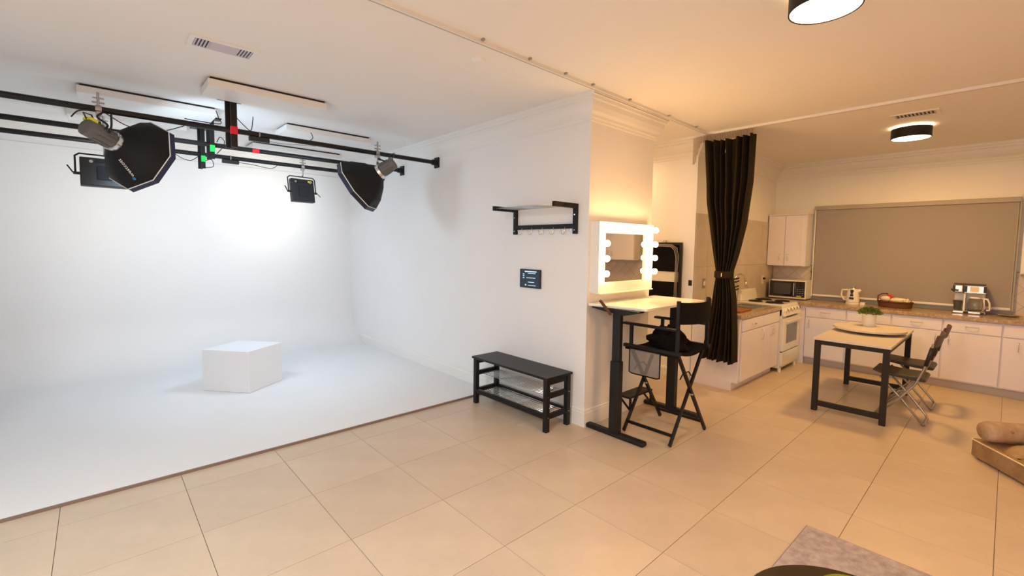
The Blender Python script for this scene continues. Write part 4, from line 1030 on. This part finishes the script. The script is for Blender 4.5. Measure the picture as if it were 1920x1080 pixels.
obj('saucer', MB().lathe([(.056, .8165), (.066, .819), (.064, .826), (.05, .823)], (px_, py_, 0), 28), M_POT, o, smooth=True)
q = MB()
for k in range(750):
    a = random.uniform(0, 2*PI); e = math.acos(random.uniform(0, 1)); rr_ = random.uniform(.5, 1)
    c = Vector((px_+.105*rr_*math.sin(e)*math.cos(a), py_+.105*rr_*math.sin(e)*math.sin(a), .948+.075*rr_*math.cos(e)))
    d = (c-Vector((px_, py_, .92))).normalized(); d = (d+Vector((random.uniform(-.6,.6), random.uniform(-.6,.6), random.uniform(-.2,.6)))).normalized()*.028
    s_ = d.cross(Vector((random.uniform(-1,1), random.uniform(-1,1), .3))).normalized()*.005
    q.add([c, c+d*.5+s_, c+d, c+d*.5-s_], [(0,1,2,3)])
obj('foliage', q, M_LEAF, o, kind='stuff')
obj('soil', MB().lathe([(.059, .925), (.059, .935)], (px_, py_, 0), 20), mat('soil', (.05, .03, .02), .9), o)

# ================================================================== FOLDING CHAIRS
def folding_chair(x0, x1, label):
    xc = (x0+x1)/2
    o = thing('folding_chair', label, 'chair', (xc, .62, 0), 0, 'folding chairs at the dining table')
    for i, x in enumerate((x0+.008, x1-.008)):      # long side tubes: front foot up to the backrest
        obj('side_tube', MB().tube([(x, .835, .010), (x, .66, .20), (x, .53, .40), (x, .475, .56), (x, .44, .72), (x, .425, .80)], .011, 8), M_TUBE, o, smooth='all')
        obj('grip_sleeve', MB().tube([(x, .468, .585), (x, .447, .69), (x, .432, .765)], .0165, 8), M_BLKPLAS, o, smooth='all')
    obj('front_foot_bar', MB().tube([(x0+.008, .832, .012), (x1-.008, .832, .012)], .010, 8), M_TUBE, o, smooth='all')
    xa_, xb_ = x0+.03, x1-.03
    obj('rear_leg_loop', MB().tube([(xa_, .80, .42), (xa_, .62, .22), (xa_, .475, .035), (xa_+.012, .462, .014), (xa_+.04, .455, .010), (xb_-.04, .455, .010), (xb_-.012, .462, .014), (xb_, .475, .035), (xb_, .62, .22), (xb_, .80, .42)], .011, 8), M_TUBE, o, smooth='all')
    q = MB(); prof = [(.455, .437), (.47, .458), (.52, .466), (.66, .463), (.80, .475), (.86, .480), (.862, .468), (.80, .448), (.60, .428), (.47, .425)]
    n = len(prof); q.add([(x, y, z) for x in (x0+.02, x1-.02) for y, z in prof], [tuple(range(n)), tuple(reversed(range(n, 2*n)))]+[(k, n+k, n+(k+1) % n, (k+1) % n) for k in range(n)])
    obj('seat', q, M_SEATB, o, bevel=.006)
    q = MB(); nn = 8; vs = []
    for t in (0, 1):
        for k in range(nn+1):
            u = k/nn; bow = -.03*math.sin(PI*u)
            vs += [(x0+(x1-x0)*u, .435+bow-.018*t, .765), (x0+(x1-x0)*u, .405+bow-.018*t, .885)]
    st = 2*(nn+1); fs = []
    for k in range(nn):
        a = 2*k; fs += [(a, a+2, a+3, a+1), (st+a, st+a+1, st+a+3, st+a+2), (a, st+a, st+a+2, a+2), (a+1, a+3, st+a+3, st+a+1)]
    fs += [(0, 1, st+1, st), (2*nn, st+2*nn, st+2*nn+1, 2*nn+1)]
    q.add(vs, fs); obj('backrest', q, mat('brown_back_vinyl', (.075, .04, .022), .45), o, bevel=.005)
    obj('cross_pin', MB().cyl((x0, .655, .215), (x1, .655, .215), .006, 8), M_TUBE, o)
    return o
folding_chair(5.69, 6.09, 'dark folding chair with grey tube legs at the dining table, nearer to the camera')
folding_chair(6.33, 6.73, 'dark folding chair with grey tube legs at the dining table, nearer to the blind')

# ================================================================== SOFA
C0 = Vector((5.195, .119, 0)); d1 = Vector((-.81, -.586, 0)).normalized(); d2 = Vector((.586, -.81, 0)).normalized()
def SP(a, b, z): return C0+d1*a+d2*b+Vector((0,0,z))
o = thing('velvet_daybed', 'low tan velvet daybed with channel seat and bolster at the right picture edge', 'sofa', tuple(SP(.7, .45, 0)), math.atan2(d1.y, d1.x))
def sbox(a0, b0, z0, a1, b1, z1):
    q = MB(); c = [SP(a, b, z) for z in (z0, z1) for a, b in ((a0,b0),(a1,b0),(a1,b1),(a0,b1))]
    return q.add(c, [(0,1,2,3), (7,6,5,4), (0,4,5,1), (1,5,6,2), (2,6,7,3), (3,7,4,0)])
obj('base', sbox(0, 0, .012, 1.5, .95, .155), M_VELV, o, bevel=.012, seg=3)
obj('base_foot', sbox(.03, .03, 0, 1.45, .9, .014), M_GAP, o)
obj('piping', MB().tube([SP(1.5, -.004, .148), SP(.01, -.004, .148), SP(-.004, .01, .148), SP(-.004, .95, .148)], .0055, 6), M_GOLD, o, label='pale piping along the base edge')
# seat: soft tapering channels
for k in range(7):
    a0 = .20+k*.19; q = MB(); N = 10; vs = []
    for i in range(N+1):
        v = i/N; b = .03+.86*v
        for j in range(9):
            u = j/8; a = a0+.19*u; hh = .155+.075*math.sin(PI*u)**.5*(min(1, v*7, (1-v)*7+.15))**.5
            vs.append(SP(a, b, hh))
    fs = [(i*9+j, i*9+j+1, (i+1)*9+j+1, (i+1)*9+j) for i in range(N) for j in range(8)]
    q.add(vs, fs); q.add([SP(a0, .03, .15), SP(a0+.19, .03, .15), SP(a0+.19, .89, .15), SP(a0, .89, .15)], [(3,2,1,0)])
    obj('channel_cushion', q, M_VELV, o, smooth='all')
q = MB(); N = 24; vs = []; n = 18
for i in range(N+1):
    v = i/N; b = .0+v*.92; rr_ = .080*(min(1, .90+4*v)) ; pinch = 1-.10*max(0, math.cos(2*PI*v*4.5))**8
    for j in range(n):
        an = 2*PI*j/n; r = rr_*pinch*(1+.025*noise.noise(Vector((v*16, math.cos(an)*2, math.sin(an)*2))))
        vs.append(SP(.108+r*1.1*math.cos(an), b, .252+r*math.sin(an)))
q.add(vs, [(i*n+j, i*n+(j+1) % n, (i+1)*n+(j+1) % n, (i+1)*n+j) for i in range(N) for j in range(n)]+[tuple(reversed(range(n))), tuple(N*n+j for j in range(n))])
bo = obj('bolster', q, mat('pink_tan_velvet', (.50, .36, .26), .75, col2=(.34, .22, .13), scale=12, bump=.3, bscale=40), o, smooth='all')
for v in (.14, .36, .58, .8): obj('button', MB().sphere(SP(.108+.078, v*.92, .285), .012, 10, 6), M_VELV, bo, smooth='all')

# ================================================================== RUG + COFFEE TABLE
o = MB(); N = 24
rz_ = .02
def RP(x, y): return (3.083+x*math.cos(rz_)-y*math.sin(rz_)*-1, .722-y+x*math.sin(rz_)*-1)
o = thing('area_rug', 'mottled grey-pink area rug at the bottom of the picture', 'rug', (2.2, -.2, 0))
q = MB(); q.prism([(3.083, .722), (1.15, .765), (1.13, -1.6), (3.06, -1.62)], .0015, .010); obj('pile', q, M_RUG, o)
q = MB(); q.tube([(3.083, .722, .006), (1.15, .765, .006), (1.13, -1.6, .006), (3.06, -1.62, .006)], .005, 6, closed=True); obj('binding', q, mat('rug_binding', (.30, .22, .22), .9), o)
o = thing('coffee_table', 'round dark walnut coffee table cut off by the bottom picture edge', 'table', (1.755, .235, 0))
q = MB(); q.lathe([(.335, .395), (.352, .405), (.352, .415), (.345, .42)], (1.755, .235, 0), 64); obj('table_top', q, M_CTOP, o, smooth=True)
for k in range(3):
    a = .5+k*2*PI/3; obj('leg', MB().tube([(1.755+.26*math.cos(a), .235+.26*math.sin(a), .0105), (1.755+.17*math.cos(a), .235+.17*math.sin(a), .396)], [.014, .02], 10), M_CTOP, o, smooth='all')
    
o = thing('green_bowl', 'olive green glazed bowl on the dark coffee table', 'bowl', (1.90, .25, .42))
q = MB(); q.lathe([(.05, .4205), (.055, .4255), (.105, .462), (.125, .482), (.121, .484), (.10, .466), (.045, .43)], (1.855, .265, 0), 40); obj('bowl', q, M_GREEN, o, smooth=True)
